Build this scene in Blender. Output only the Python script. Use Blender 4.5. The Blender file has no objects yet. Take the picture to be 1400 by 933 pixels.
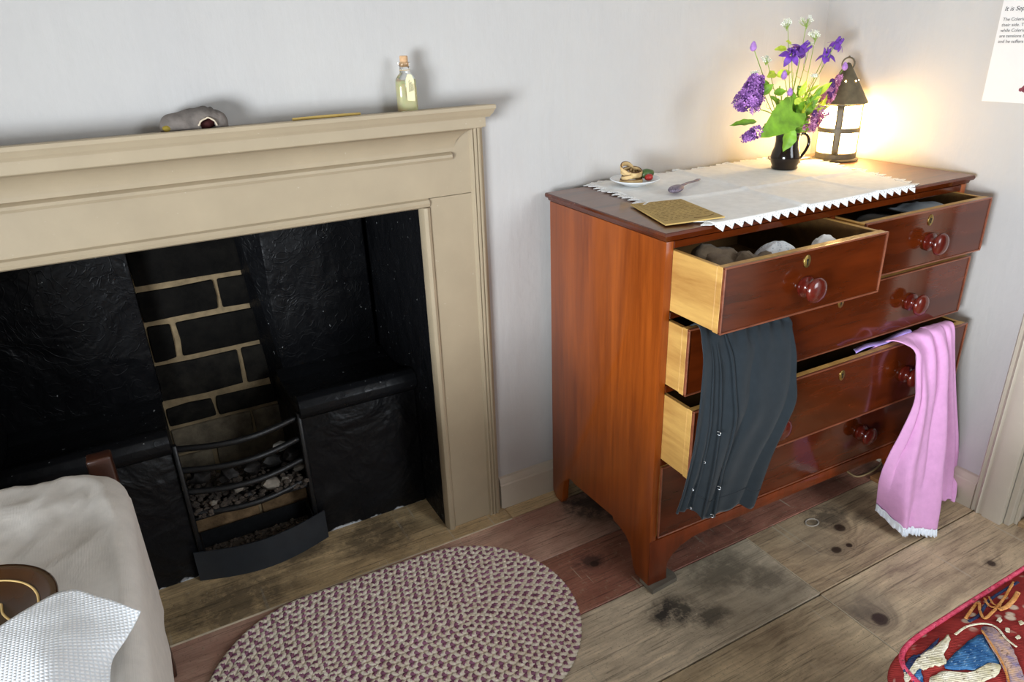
import bpy, bmesh, math, random
from mathutils import Vector, Matrix, noise as mnoise
R = random.Random(7)
S = bpy.context.scene
COL = S.collection
PI = math.pi

# ------------------------------------------------------------------ camera
F_PX = 974.68
CAM = Vector((-0.97008538, -1.61447073, 1.34393131))
RX = Vector((0.87491712, -0.48317177, -0.03263546))     # camera right
RY = Vector((-0.22058268, -0.33761857, -0.91507212))    # camera down
RZ = Vector((0.43111868, 0.80781108, -0.40196759))      # camera forward
cd = bpy.data.cameras.new('camera'); cam = bpy.data.objects.new('camera', cd); COL.objects.link(cam)
cam.matrix_world = Matrix(((RX.x, -RY.x, -RZ.x, CAM.x), (RX.y, -RY.y, -RZ.y, CAM.y), (RX.z, -RY.z, -RZ.z, CAM.z), (0, 0, 0, 1)))
cd.sensor_width = 36; cd.sensor_fit = 'HORIZONTAL'; cd.lens = F_PX * 36 / 1400; cd.clip_start = 0.01
S.camera = cam
# ------------------------------------------------------------------ world, daylight, exposure
w = bpy.data.worlds.new('world'); S.world = w; w.use_nodes = True
bg = w.node_tree.nodes['Background']; bg.inputs[0].default_value = (0.88, 0.94, 1, 1); bg.inputs[1].default_value = 0.28
def window_light(name, loc, target, sx, sy, power, colour, spread=180):
    l = bpy.data.lights.new(name, 'AREA'); l.shape = 'RECTANGLE'; l.size = sx; l.size_y = sy; l.energy = power; l.color = colour; l.spread = math.radians(spread)
    o = bpy.data.objects.new(name, l); COL.objects.link(o); o.location = loc
    o.rotation_euler = (Vector(target) - Vector(loc)).to_track_quat('-Z', 'Y').to_euler()
window_light('daylight_window', (-2.35, -1.95, 0.72), (1.0, -0.6, 0.6), 0.9, 0.9, 98, (0.86, 0.93, 1), 108)
window_light('daylight_window_far', (0.75, -2.9, 1.55), (0.1, -0.7, 0.0), 0.9, 1.2, 54, (0.86, 0.93, 1))
S.view_settings.view_transform = 'Standard'; S.view_settings.look = 'None'
S.view_settings.exposure = -0.5; S.view_settings.gamma = 1.0; S.view_settings.use_curve_mapping = False

# ------------------------------------------------------------------ helpers
def at(px, py, axis, val):
    """point of the room seen at a picture position, on the plane axis = val"""
    v = RX * ((px - 700) / F_PX) + RY * ((py - 466.5) / F_PX) + RZ
    t = (val - CAM[axis]) / v[axis]
    return CAM + v * t
def hexc(h):
    out = []; h = h if isinstance(h, tuple) else [int(h[i:i + 2], 16) for i in (1, 3, 5)]      # '#rrggbb' or (red, green, blue) of 255
    for c in h:
        c = c / 255
        out.append(c / 12.92 if c <= 0.04045 else ((c + 0.055) / 1.055) ** 2.4)
    return tuple(out) + (1,)
class NT:
    def __init__(s, name):
        s.m = bpy.data.materials.new(name); s.m.use_nodes = True; s.t = s.m.node_tree
        s.b = s.t.nodes['Principled BSDF']
    def put(s, sock, v):
        if isinstance(v, bpy.types.NodeSocket): s.t.links.new(v, sock)
        else:
            try: sock.default_value = v
            except Exception: sock.default_value = tuple(v)[:len(sock.default_value)]
    def n(s, typ, ins=None, **props):
        nd = s.t.nodes.new(typ)
        for k, v in props.items(): setattr(nd, k, v)
        for k, v in (ins or {}).items(): s.put(nd.inputs[k], v)
        return nd
    def obj(s): return s.n('ShaderNodeTexCoord').outputs['Object']
    def pos(s): return s.n('ShaderNodeNewGeometry').outputs['Position']
    def map(s, vec, scale=(1, 1, 1), loc=(0, 0, 0), rot=(0, 0, 0)):
        return s.n('ShaderNodeMapping', {'Vector': vec, 'Scale': scale, 'Location': loc, 'Rotation': rot}).outputs[0]
    def noise(s, vec, scale, detail=4, rough=0.55, dist=0):
        return s.n('ShaderNodeTexNoise', {'Vector': vec, 'Scale': scale, 'Detail': detail, 'Roughness': rough, 'Distortion': dist}).outputs[0]
    def ramp(s, fac, stops):
        nd = s.n('ShaderNodeValToRGB', {0: fac}); e = nd.color_ramp.elements
        while len(e) < len(stops): e.new(0.5)
        for el, (p, c) in zip(e, stops):
            el.position = p; el.color = c if isinstance(c, tuple) else (c, c, c, 1)
        return nd.outputs[0]
    def math(s, op, a, b=0.0, c=None, clamp=False):
        i = {0: a, 1: b}
        if c is not None: i[2] = c
        return s.n('ShaderNodeMath', i, operation=op, use_clamp=clamp).outputs[0]
    def vmath(s, op, a, b):
        nd = s.n('ShaderNodeVectorMath', {0: a, 1: b}, operation=op)
        return nd.outputs['Value'] if op in ('DISTANCE', 'LENGTH', 'DOT_PRODUCT') else nd.outputs[0]
    def mix(s, f, a, b, blend='MIX'):
        nd = s.n('ShaderNodeMix', data_type='RGBA', blend_type=blend)
        s.put(nd.inputs[0], f); s.put(nd.inputs[6], a); s.put(nd.inputs[7], b)
        return nd.outputs[2]
    def bump(s, h, strength=0.3, dist=0.01):
        return s.n('ShaderNodeBump', {'Height': h, 'Strength': strength, 'Distance': dist}).outputs[0]
    def out(s, **k):
        for kk, v in k.items():
            s.put(s.b.inputs[{'color': 'Base Color', 'rough': 'Roughness', 'normal': 'Normal', 'metal': 'Metallic', 'coat': 'Coat Weight', 'coatr': 'Coat Roughness',
                              'spec': 'Specular IOR Level', 'trans': 'Transmission Weight', 'ior': 'IOR', 'emit': 'Emission Color', 'emits': 'Emission Strength', 'sheen': 'Sheen Weight',
                              'sss': 'Subsurface Weight', 'alpha': 'Alpha'}[kk]], v)
        return s.m

def simple(name, c, rough=0.6, var=0.15, scale=30, bump=0.1, bscale=120, **k):
    t = NT(name); p = t.obj(); c = hexc(c) if isinstance(c, str) else c
    n = t.noise(p, scale, 4)
    lo = tuple(x * (1 - var) for x in c[:3]) + (1,); hi = tuple(min(1, x * (1 + var)) for x in c[:3]) + (1,)
    kw = dict(color=t.ramp(n, [(0.3, lo), (0.7, hi)]), rough=rough)
    if bump: kw['normal'] = t.bump(t.noise(p, bscale, 3), bump, 0.003)
    kw.update(k); return t.out(**kw)

def link(name, me, mats, parent=None, smooth=False):
    o = bpy.data.objects.new(name, me); COL.objects.link(o)
    for m in (mats if isinstance(mats, (list, tuple)) else [mats]): me.materials.append(m)
    if smooth:
        for p in me.polygons: p.use_smooth = True
    if parent: o.parent = parent
    return o
def mk(name, bm, mats, parent=None, smooth=False, fix=True):
    if fix: bmesh.ops.recalc_face_normals(bm, faces=bm.faces)
    me = bpy.data.meshes.new(name); bm.to_mesh(me); bm.free()
    return link(name, me, mats, parent, smooth)
def auto(o, deg=35):
    me = o.data; me.polygons.foreach_set('use_smooth', [True] * len(me.polygons))
    try: me.set_sharp_from_angle(angle=math.radians(deg))
    except Exception: pass
    return o
def thing(name, label, cat, loc=(0, 0, 0), rotz=0, group=None):
    o = bpy.data.objects.new(name, None); COL.objects.link(o); o.location = loc; o.rotation_euler = (0, 0, rotz); o.empty_display_size = 0.05
    return tag(o, label, cat, group)
def tag(o, label, cat, group=None):
    o['label'] = label; o['category'] = cat
    if group: o['group'] = group
    return o
def struct(o): o['kind'] = 'structure'; return o
def stuff(o): o['kind'] = 'stuff'; return o

def box(x0, x1, y0, y1, z0, z1, bev=0, seg=2, bm=None):
    b2 = bmesh.new()
    bmesh.ops.create_cube(b2, size=1)
    for v in b2.verts: v.co = Vector(((x0 + x1) / 2 + v.co.x * (x1 - x0), (y0 + y1) / 2 + v.co.y * (y1 - y0), (z0 + z1) / 2 + v.co.z * (z1 - z0)))
    if bev: bmesh.ops.bevel(b2, geom=b2.edges[:], offset=bev, segments=seg, affect='EDGES', profile=0.5)
    return join(bm, b2)
def join(bm, b2):
    if bm is None: return b2
    me = bpy.data.meshes.new('tmp'); b2.to_mesh(me); b2.free(); bm.from_mesh(me); bpy.data.meshes.remove(me); return bm
def prism(poly, fn, d0, d1, bm=None, bev=0):
    """poly of 2D points; fn(u, v, d) -> 3D; extruded from d0 to d1"""
    b = bmesh.new()
    a = [b.verts.new(fn(u, v, d0)) for u, v in poly]; c = [b.verts.new(fn(u, v, d1)) for u, v in poly]
    b.faces.new(a); b.faces.new(c[::-1]); n = len(poly)
    for i in range(n): b.faces.new((a[i], c[i], c[(i + 1) % n], a[(i + 1) % n]))
    bmesh.ops.recalc_face_normals(b, faces=b.faces)
    if bev: bmesh.ops.bevel(b, geom=b.edges[:], offset=bev, segments=2, affect='EDGES', profile=0.5)
    return join(bm, b)
def lathe(prof, seg=32, cen=(0, 0, 0), axis='z', bm=None):
    b = bmesh.new(); rings = []; cen = Vector(cen)
    for r, h in prof:
        ring = []
        for i in range(seg if r > 1e-6 else 1):
            a = 2 * PI * i / seg; p = (r * math.cos(a), r * math.sin(a), h)
            if axis == 'y': p = (p[0], -p[2], p[1])
            ring.append(b.verts.new(cen + Vector(p)))
        rings.append(ring)
    for p, q in zip(rings, rings[1:]):
        for i in range(seg):
            j = (i + 1) % seg
            if len(p) == 1 and len(q) == 1: continue
            if len(p) == 1: b.faces.new((p[0], q[i], q[j]))
            elif len(q) == 1: b.faces.new((p[i], p[j], q[0]))
            else: b.faces.new((p[i], p[j], q[j], q[i]))
    return join(bm, b)
def tube(pts, rad, sides=8, closed=False, bm=None, caps=True, flat=1.0, up=None):
    b = bmesh.new(); pts = [Vector(p) for p in pts]; n = len(pts); rings = []
    nrm = None
    for i, p in enumerate(pts):
        if closed: t = pts[(i + 1) % n] - pts[i - 1]
        else: t = pts[min(i + 1, n - 1)] - pts[max(i - 1, 0)]
        if t.length < 1e-9: t = Vector((0, 0, 1))
        t.normalize()
        if up is not None: nrm = Vector(up)
        elif nrm is None: nrm = Vector((0, 0, 1)) if abs(t.z) < 0.9 else Vector((1, 0, 0))
        nrm = (nrm - t * nrm.dot(t))
        if nrm.length < 1e-6: nrm = t.orthogonal()
        nrm.normalize(); bn = t.cross(nrm)
        r = rad[i] if isinstance(rad, (list, tuple)) else rad
        rings.append([b.verts.new(p + (bn * math.cos(2 * PI * k / sides) + nrm * math.sin(2 * PI * k / sides) * flat) * r) for k in range(sides)])
    for i in range(n if closed else n - 1):
        p, q = rings[i], rings[(i + 1) % n]
        for k in range(sides):
            j = (k + 1) % sides; b.faces.new((p[k], p[j], q[j], q[k]))
    if caps and not closed: b.faces.new(rings[0][::-1]); b.faces.new(rings[-1])
    return join(bm, b)
def curve(pts, n=8, closed=False):
    """Catmull-Rom through points"""
    P = [Vector(p) for p in pts]; out = []; m = len(P)
    for i in range(m if closed else m - 1):
        p0 = P[i - 1] if (i > 0 or closed) else P[0]; p1 = P[i]; p2 = P[(i + 1) % m]; p3 = P[(i + 2) % m] if (i + 2 < m or closed) else P[-1]
        for k in range(n):
            t = k / n
            out.append(0.5 * ((2 * p1) + (p2 - p0) * t + (2 * p0 - 5 * p1 + 4 * p2 - p3) * t * t + (3 * p1 - p0 - 3 * p2 + p3) * t ** 3))
    if not closed: out.append(P[-1])
    return out
def grid(fn, nu, nv, bm=None):
    b = bmesh.new(); V = [[b.verts.new(fn(i / nu, j / nv)) for i in range(nu + 1)] for j in range(nv + 1)]
    for j in range(nv):
        for i in range(nu): b.faces.new((V[j][i], V[j][i + 1], V[j + 1][i + 1], V[j + 1][i]))
    return join(bm, b)
def solid(o, t, off=0.0):
    m = o.modifiers.new('thickness', 'SOLIDIFY'); m.thickness = t; m.offset = off; return o
def subd(o, lv=1):
    m = o.modifiers.new('smooth', 'SUBSURF'); m.levels = lv; m.render_levels = lv; return o
def lump(name, cen, size, mat, parent=None, seed=0, amp=0.25, sub=2, freq=1.3):
    b = bmesh.new(); bmesh.ops.create_icosphere(b, subdivisions=sub, radius=1)
    for v in b.verts:
        k = 1 + amp * mnoise.noise(v.co * freq + Vector((seed * 3.7, seed * 1.3, 0)))+ amp * 0.4 * mnoise.noise(v.co * freq * 3 + Vector((0, seed * 2.1, 0)))
        v.co = Vector((cen[0] + v.co.x * k * size[0], cen[1] + v.co.y * k * size[1], cen[2] + v.co.z * k * size[2]))
    return auto(mk(name, b, mat, parent), 40)
def lerp(a, b, t): return a + (b - a) * t
def poly_at(poly, t):
    """point on polyline by fraction of its length (2D/3D tuples)"""
    P = [Vector(p) for p in poly]; L = [0]
    for a, b in zip(P, P[1:]): L.append(L[-1] + (b - a).length)
    d = t * L[-1]
    for i in range(len(P) - 1):
        if d <= L[i + 1] + 1e-9: return P[i].lerp(P[i + 1], (d - L[i]) / max(1e-9, L[i + 1] - L[i]))
    return P[-1]

# ------------------------------------------------------------------ materials
def mat_plaster(name, c):
    t = NT(name); p = t.pos()
    big = t.noise(p, 2.2, 5, 0.6); fine = t.noise(p, 60, 4, 0.6)
    c = hexc(c); c2 = (c[0] * 0.9, c[1] * 0.9, c[2] * 0.92, 1)
    streak = t.noise(t.map(p, (6, 6, 1.2)), 3, 4)
    h = t.math('ADD', t.math('MULTIPLY', big, 2.0), t.math('ADD', t.math('MULTIPLY', streak, 0.5), t.math('MULTIPLY', fine, 0.12)))
    return t.out(color=t.mix(t.ramp(big, [(0.3, 0.0), (0.75, 1.0)]), c, c2), rough=0.85, normal=t.bump(h, 0.22, 0.02), spec=0.2)
M = {}
M['plaster'] = mat_plaster('lime_plaster', '#bfbcb8')
def mat_paint(name, c, rough=0.5, worn=0.0):
    t = NT(name); p = t.pos(); c = hexc(c)
    n = t.noise(p, 9, 5); f = t.noise(p, 45, 4, 0.65)
    chips = t.ramp(t.noise(p, 70, 3, 0.7), [(0.70, 0.0), (0.74, 1.0)])
    col = t.mix(t.ramp(n, [(0.3, 0.0), (0.7, 1.0)]), c, tuple(x * 0.9 for x in c[:3]) + (1,))
    if worn: col = t.mix(t.math('MULTIPLY', chips, worn), col, hexc('#efe9dc'))
    h = t.math('ADD', t.math('MULTIPLY', n, 1.0), t.math('MULTIPLY', f, 0.25))
    return t.out(color=col, rough=rough, normal=t.bump(h, 0.2, 0.006), spec=0.4)
M['cream_paint'] = mat_paint('cream_gloss_paint', '#a9997f', 0.48, 0.15)
M['skirting_paint'] = mat_paint('skirting_paint', '#c4b8a6', 0.5, 0.1)
M['trim_paint'] = mat_paint('door_trim_paint', '#c6bcab', 0.5, 0.1)
def mat_black(name, base, bumpy=1.0, rough=0.42):
    t = NT(name); p = t.pos()
    big = t.noise(p, 7, 3, 0.5, 0.6); mid = t.noise(t.map(p, (1, 1, 0.55)), 22, 4, 0.5, 0.5); fine = t.noise(p, 110, 3)
    ridge = t.ramp(t.noise(p, 16, 2, 0.4, 2.0), [(0.46, 0.0), (0.5, 1.0), (0.54, 0.0)])
    h = t.math('ADD', t.math('ADD', t.math('MULTIPLY', big, 1.6), t.math('MULTIPLY', mid, 0.28)), t.math('ADD', t.math('MULTIPLY', fine, 0.05), t.math('MULTIPLY', ridge, 0.05)))
    chips = t.ramp(t.noise(p, 95, 2, 0.5), [(0.74, 0.0), (0.765, 1.0)])
    scuff = t.ramp(t.noise(p, 20, 5, 0.7), [(0.62, 0.0), (0.75, 1.0)])
    c = t.mix(t.math('MULTIPLY', scuff, 0.4), base, (0.035, 0.038, 0.042, 1))
    c = t.mix(chips, c, (0.35, 0.36, 0.36, 1))
    return t.out(color=c, rough=t.ramp(mid, [(0.3, rough - 0.1), (0.7, rough + 0.15)]), normal=t.bump(h, 0.7 * bumpy, 0.02), spec=0.2)
M['black_plaster'] = mat_black('black_painted_plaster', (0.005, 0.0052, 0.0062, 1))
M['black_lip'] = mat_black('black_painted_lip', (0.008, 0.0085, 0.010, 1), 0.35, 0.34)
def mat_hob_face():
    t = NT('black_painted_hob_face'); p = t.pos()
    big = t.noise(p, 7, 3, 0.5, 0.6); mid = t.noise(p, 20, 4, 0.5, 0.6); fine = t.noise(p, 110, 3)
    h = t.math('ADD', t.math('ADD', t.math('MULTIPLY', big, 1.6), t.math('MULTIPLY', mid, 0.32)), t.math('MULTIPLY', fine, 0.05))
    sep = t.n('ShaderNodeSeparateXYZ', {0: p})
    low = t.math('SUBTRACT', 1.0, t.math('DIVIDE', sep.outputs[2], 0.05), clamp=True)
    bare = t.ramp(t.math('MULTIPLY', low, t.noise(p, 14, 4, 0.6)), [(0.40, 0.0), (0.46, 1.0)])
    grey = t.ramp(t.noise(p, 6, 4, 0.6), [(0.55, 0.0), (0.7, 1.0)])
    c = t.mix(t.math('MULTIPLY', grey, 0.35), (0.006, 0.0062, 0.0074, 1), (0.035, 0.035, 0.035, 1))
    return t.out(color=t.mix(bare, c, (0.55, 0.57, 0.6, 1)), rough=0.42, normal=t.bump(h, 0.75, 0.02), spec=0.22)
M['hob_face'] = mat_hob_face()
def mat_wood(name, dark, light, stretch=(14, 14, 1.2), rough=0.3, coat=0.5, bump=0.04, contrast=(0.3, 0.7), edge=0.0, world=False):
    t = NT(name); p = t.pos() if world else t.obj()
    v = t.map(p, stretch)
    a = t.noise(v, 1.6, 6, 0.62, 1.2); b = t.noise(t.map(p, tuple(s * 5 for s in stretch)), 2.0, 4, 0.6, 0.3); g = t.noise(p, 3.0, 3)
    f = t.math('ADD', t.math('MULTIPLY', a, 0.6), t.math('ADD', t.math('MULTIPLY', b, 0.22), t.math('MULTIPLY', g, 0.2)))
    dark, light = hexc(dark), hexc(light)
    return t.out(color=t.ramp(f, [(contrast[0], dark), (contrast[1], light)]), rough=t.math('ADD', rough, t.math('MULTIPLY', b, 0.08)), coat=coat, coatr=0.12, normal=t.bump(b, bump, 0.004))
M['mahogany_side'] = mat_wood('mahogany_side', '#5a2006', '#b2591a', (8, 8, 0.6), 0.26, 0.12, contrast=(0.30, 0.74))
M['mahogany'] = mat_wood('mahogany_front', (44, 14, 4), (106, 42, 11), (1.0, 6, 6), 0.07, 0.15, contrast=(0.30, 0.74))
M['mahogany_foot'] = mat_wood('mahogany_foot', (69, 23, 5), (135, 56, 17), (7, 7, 1.5), 0.28, 0.3)
M['mahogany_top'] = mat_wood('mahogany_top', '#42200d', '#85502a', (1.0, 9, 9), 0.34, 0.4)
M['mahogany_knob'] = mat_wood('mahogany_knob', '#3a0d08', '#6e2215', (6, 6, 6), 0.16, 0.35)
M['bead_wood'] = mat_wood('highlit_bead', '#56240f', '#96583c', (4, 12, 12), 0.35, 0.4)  # bead made paler than the fronts: its highlight lines are put into the colour
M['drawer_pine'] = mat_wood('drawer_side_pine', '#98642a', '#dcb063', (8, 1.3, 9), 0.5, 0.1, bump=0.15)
M['drawer_inner'] = mat_wood('drawer_inner_brown', '#4f3417', '#8a6330', (1.2, 8, 8), 0.6, 0.0, bump=0.1)
M['dark_case'] = mat_wood('case_inside', '#2a180d', '#4a2c18', (1.5, 8, 8), 0.7, 0.0)
M['bed_wood'] = mat_wood('bed_wood', '#24100a', '#4a2616', (8, 8, 1.5), 0.35, 0.4)
M['shim_wood'] = mat_wood('shim_wood', '#5d564c', '#8d8474', (3, 9, 9), 0.8, 0.0)
M['block_wood'] = mat_wood('block_wood', '#6b4527', '#9a6b40', (3, 9, 9), 0.6, 0.0)
M['threshold_wood'] = mat_wood('threshold_wood', '#a5855d', '#c9ab82', (9, 1.5, 9), 0.6, 0.0)
M['door_wood'] = mat_wood('door_wood', '#8c8070', '#a89a88', (9, 9, 1.2), 0.6, 0.0)

def mat_board(name, dark, light, stains=(), pale=(), knots=(), seed=0.0, red=None):
    """stains (x, y, radius, strength) black; pale scratched areas; knots rings - in floor coordinates"""
    t = NT(name); p = t.pos(); p2 = t.map(p, loc=(seed * 1.7, seed * 0.9, 0))
    warp = t.noise(p2, 5, 3)
    vec = t.map(p2, (1.0, 11.0, 1.0))
    vec = t.vmath('ADD', vec, t.n('ShaderNodeCombineXYZ', {1: t.math('MULTIPLY', warp, 1.1)}).outputs[0])
    for kx, ky, kr in knots:
        d = t.vmath('DISTANCE', p, (kx, ky, 0.0))
        pull = t.math('MULTIPLY', t.math('POWER', 2.718, t.math('MULTIPLY', d, -1.0 / (kr * 1.6))), 2.2)
        vec = t.vmath('ADD', vec, t.n('ShaderNodeCombineXYZ', {1: pull}).outputs[0])
    a = t.noise(vec, 2.4, 6, 0.62, 0.6); b = t.noise(t.map(p2, (3, 60, 1)), 3.0, 4, 0.6)
    blotch = t.noise(p2, 7, 5, 0.62)
    f = t.math('ADD', t.math('MULTIPLY', a, 0.5), t.math('ADD', t.math('MULTIPLY', b, 0.2), t.math('MULTIPLY', blotch, 0.35)))
    gain = lambda c: tuple(min(1, x * 1.55) for x in hexc(c)[:3]) + (1,)
    col = t.ramp(f, [(0.36, gain(dark)), (0.68, gain(light))])
    if red: col = t.mix(t.ramp(t.noise(p2, 4, 4, 0.6), [(0.4, 0.0), (0.62, 0.8)]), col, hexc(red))
    fine = t.noise(p, 150, 3, 0.7)
    grain = t.noise(t.map(p2, (2.2, 75, 1)), 2.4, 4, 0.65, 0.4)
    col = t.mix(t.ramp(grain, [(0.32, 0.65), (0.46, 0.0)]), col, tuple(x * 0.35 for x in hexc(dark)[:3]) + (1,))
    flk = t.ramp(t.noise(p, 120, 2, 0.6), [(0.70, 0.0), (0.73, 0.8)])
    col = t.mix(t.math('MULTIPLY', flk, t.ramp(t.noise(p, 6, 2), [(0.45, 0.0), (0.6, 1.0)])), col, hexc('#d5cbb8'))
    col = t.mix(t.ramp(fine, [(0.28, 0.55), (0.42, 0.0)]), col, (0.03, 0.025, 0.02, 1))
    col = t.mix(t.ramp(t.noise(p, 55, 5, 0.75), [(0.56, 0.0), (0.70, 0.45)]), col, hexc('#b5a68c'))
    for i, (ang, sc) in enumerate(((0.9, 34), (2.2, 30), (0.15, 26), (1.5, 28))):
        sc_ = t.noise(t.map(p2, (sc, 1.3, 1), rot=(0, 0, ang), loc=(i * 3.3, i, 0)), 2.2, 1, 0.3)
        gate = t.ramp(t.noise(t.map(p2, loc=(i * 5.0, 2, 0)), 5, 2), [(0.48, 0.0), (0.6, 0.6)])
        line = t.ramp(t.math('ADD', sc_, t.math('MULTIPLY', t.math('SUBTRACT', t.noise(p, 35, 3), 0.5), 0.06)), [(0.725, 0.0), (0.745, 1.0)])
        col = t.mix(t.math('MULTIPLY', line, gate), col, hexc('#bfb39c'))
    for sx, sy, sr, ss in stains:
        d = t.vmath('DISTANCE', t.map(p, (1, 1.5, 1)), (sx, sy * 1.5, 0.0))
        k = t.math('SUBTRACT', 1.0, t.math('DIVIDE', d, sr), clamp=True)
        k = t.ramp(t.math('MULTIPLY', k, t.math('SUBTRACT', t.math('MULTIPLY', t.noise(p, 24, 6, 0.75), 3.6), 0.8)), [(0.2, 0.0), (0.75, ss)])
        col = t.mix(k, col, (0.018, 0.017, 0.017, 1))
    for sx, sy, sr, ss in pale:
        d = t.vmath('DISTANCE', p, (sx, sy, 0.0))
        k = t.math('SUBTRACT', 1.0, t.math('DIVIDE', d, sr), clamp=True)
        k = t.ramp(t.math('MULTIPLY', k, t.math('ADD', 0.4, t.noise(p, 25, 5, 0.7))), [(0.2, 0.0), (0.6, ss)])
        col = t.mix(k, col, hexc('#8f8571'))
    for kx, ky, kr in knots:
        d = t.math('ADD', t.vmath('DISTANCE', t.map(p, (0.85, 1, 1)), (kx * 0.85, ky, 0.0)), t.math('MULTIPLY', t.math('SUBTRACT', t.noise(p, 40, 2), 0.5), kr * 0.5))
        k = t.ramp(t.math('DIVIDE', d, kr * 2.6), [(0.0, 0.95), (0.3, 0.9), (0.42, 0.35), (1.0, 0.0)])
        col = t.mix(k, col, hexc('#2b1a14'))
    h = t.math('ADD', t.math('MULTIPLY', a, 0.8), t.math('ADD', t.math('MULTIPLY', b, 0.35), t.math('MULTIPLY', blotch, 1.0)))
    return t.out(color=col, rough=t.ramp(blotch, [(0.3, 0.42), (0.7, 0.62)]), normal=t.bump(h, 0.25, 0.006), spec=0.4)
def mat_fabric(name, c, thread=900, bump=0.25, rough=0.9, wr=0.25, sheen=0.1, var=0.06, wscale=14):
    t = NT(name); p = t.obj(); c = hexc(c)
    w1 = t.n('ShaderNodeTexWave', {'Vector': p, 'Scale': thread / 6, 'Distortion': 1.0}, bands_direction='X').outputs[1]
    w2 = t.n('ShaderNodeTexWave', {'Vector': p, 'Scale': thread / 6, 'Distortion': 1.0}, bands_direction='Z').outputs[1]
    wr_ = t.noise(p, wscale, 4, 0.55, 0.8)
    h = t.math('ADD', t.math('MULTIPLY', t.math('ADD', w1, w2), 0.06), t.math('MULTIPLY', wr_, wr * 4))
    col = t.ramp(t.noise(p, 40, 5, 0.65), [(0.3, tuple(x * (1 - var) for x in c[:3]) + (1,)), (0.7, tuple(min(1, x * (1 + var)) for x in c[:3]) + (1,))])
    return t.out(color=col, rough=rough, normal=t.bump(h, bump, 0.006), sheen=sheen, spec=0.2)
M['white_linen'] = mat_fabric('white_linen', '#f0eee9', wr=0.1)
M['sheet'] = mat_fabric('bed_sheet', '#d6d0c8', wr=0.35, wscale=9)
M['navy'] = mat_fabric('slate_cotton', '#22292e', wr=0.1, var=0.12)
M['navy_seam'] = simple('slate_seam', '#20262b', 0.9)
M['pink'] = mat_fabric('pink_cotton', '#e2a6d4', wr=0.25, wscale=22)
M['lilac_lining'] = mat_fabric('lilac_lining', '#b59be6', wr=0.1)
M['frill'] = mat_fabric('white_frill', '#eef3fb', wr=0.1)
M['stocking'] = mat_fabric('stocking_wool', '#7b6b58', wr=0.5, wscale=30, var=0.2)
M['pale_cloth'] = mat_fabric('pale_cloth', '#aab2b8', wr=0.3)
M['metal'] = simple('hook_metal', '#d8dce0', 0.25, 0.05, metal=1.0)
M['brass'] = simple('aged_brass', '#b89b5a', 0.32, 0.15, 80, metal=1.0)
M['dark_hole'] = simple('keyhole_dark', '#0a0705', 0.8)
M['iron'] = simple('blackened_iron', '#141517', 0.42, 0.3, 60, 0.3, 150)
M['pan_iron'] = simple('ash_pan_iron', '#23282e', 0.5, 0.15, 25, 0.1, 90)
M['mortar'] = simple('lime_mortar', '#8d7a5c', 0.95, 0.25, 40, 0.6, 90)
M['ash'] = simple('ash', '#4a4036', 0.95, 0.4, 60, 0.8, 120)
M['lacquer'] = simple('lantern_tin', '#5a4f38', 0.5, 0.25, 50, 0.2)  # tin lightened: the haze of the lantern glow is put into its colour
M['glass'] = NT('bottle_glass').out(color=(0.98, 1, 0.99, 1), rough=0.02, trans=1.0, ior=1.45)
M['cork'] = simple('cork', '#cfa67c', 0.85, 0.25, 90, 0.4)
M['powder'] = simple('pale_yellow_liquid', '#efe6b4', 0.35, 0.1, 20, 0, sss=0.2)
M['tag_paper'] = simple('tag_paper', '#f0e6b8', 0.8, 0.08)
M['ink'] = simple('ink', '#2a2018', 0.8, 0)
M['card_paper'] = simple('aged_card', '#b89a5a', 0.75, 0.12, 18)
M['card_ink'] = simple('card_ink', '#6f5630', 0.8, 0)
M['china'] = simple('white_china', '#eef1f3', 0.12, 0.02, bump=0)
M['strap'] = simple('buff_tape', '#c9ab78', 0.75, 0.12, 60)
M['strap_edge'] = simple('brown_tape_edge', '#5e3d1c', 0.8, 0.1)
M['green_skin'] = simple('green_skin', '#41592a', 0.4, 0.2)
M['red_skin'] = simple('red_skin', '#94201a', 0.35, 0.15)
M['silver'] = simple('chased_silver', '#8d8292', 0.35, 0.6, 300, 0.9, 300, metal=0.8)
M['yellow_stick'] = simple('yellow_wood_stick', '#d9b866', 0.6, 0.1)
M['mug'] = simple('dark_brown_glaze', '#1c120d', 0.12, 0.2, 20, 0.05, 40)
M['stem'] = simple('green_stem', '#8aa63c', 0.6, 0.2)
M['leaf'] = simple('green_leaf', '#78a628', 0.45, 0.3, 35, 0.3, 60, sss=0.0)  # leaf green brightened: backlight from the lantern is put into the colour
M['leaf_dark'] = simple('dark_green_leaf', '#568a2a', 0.45, 0.3, 35, 0.3, 60)
M['leaf_yellow'] = simple('lime_leaf', '#c2d43a', 0.5, 0.25, 35)
def petal(name, a, b_):
    t = NT(name); rnd = t.n('ShaderNodeNewGeometry').outputs['Random Per Island']
    return t.out(color=t.ramp(rnd, [(0.0, hexc(a)), (1.0, hexc(b_))]), rough=0.6)
M['lilac'] = petal('lilac_floret', '#4f1d6e', '#c88ad8')
M['lilac_pink'] = petal('lilac_pink_floret', '#8a2f62', '#e6a4cc')
M['lilac_core'] = simple('lilac_core', '#4a2160', 0.8, 0.3, 120, 0)
M['violet'] = simple('violet_petal', '#6f3aa8', 0.55, 0.35, 60, 0)
M['allium'] = simple('mauve_bud', '#a97ac0', 0.6, 0.3, 120, 0)
M['white_petal'] = simple('white_petal', '#f2f5e6', 0.6, 0.05, 60, 0)
M['cable'] = simple('cable_brown', '#4b3a24', 0.5, 0.1)
M['flex'] = simple('buff_flex', '#a58b62', 0.5, 0.1)
M['brown_glaze'] = simple('brown_slipware', '#3a220d', 0.2, 0.25, 14, 0.05, 30)
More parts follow.
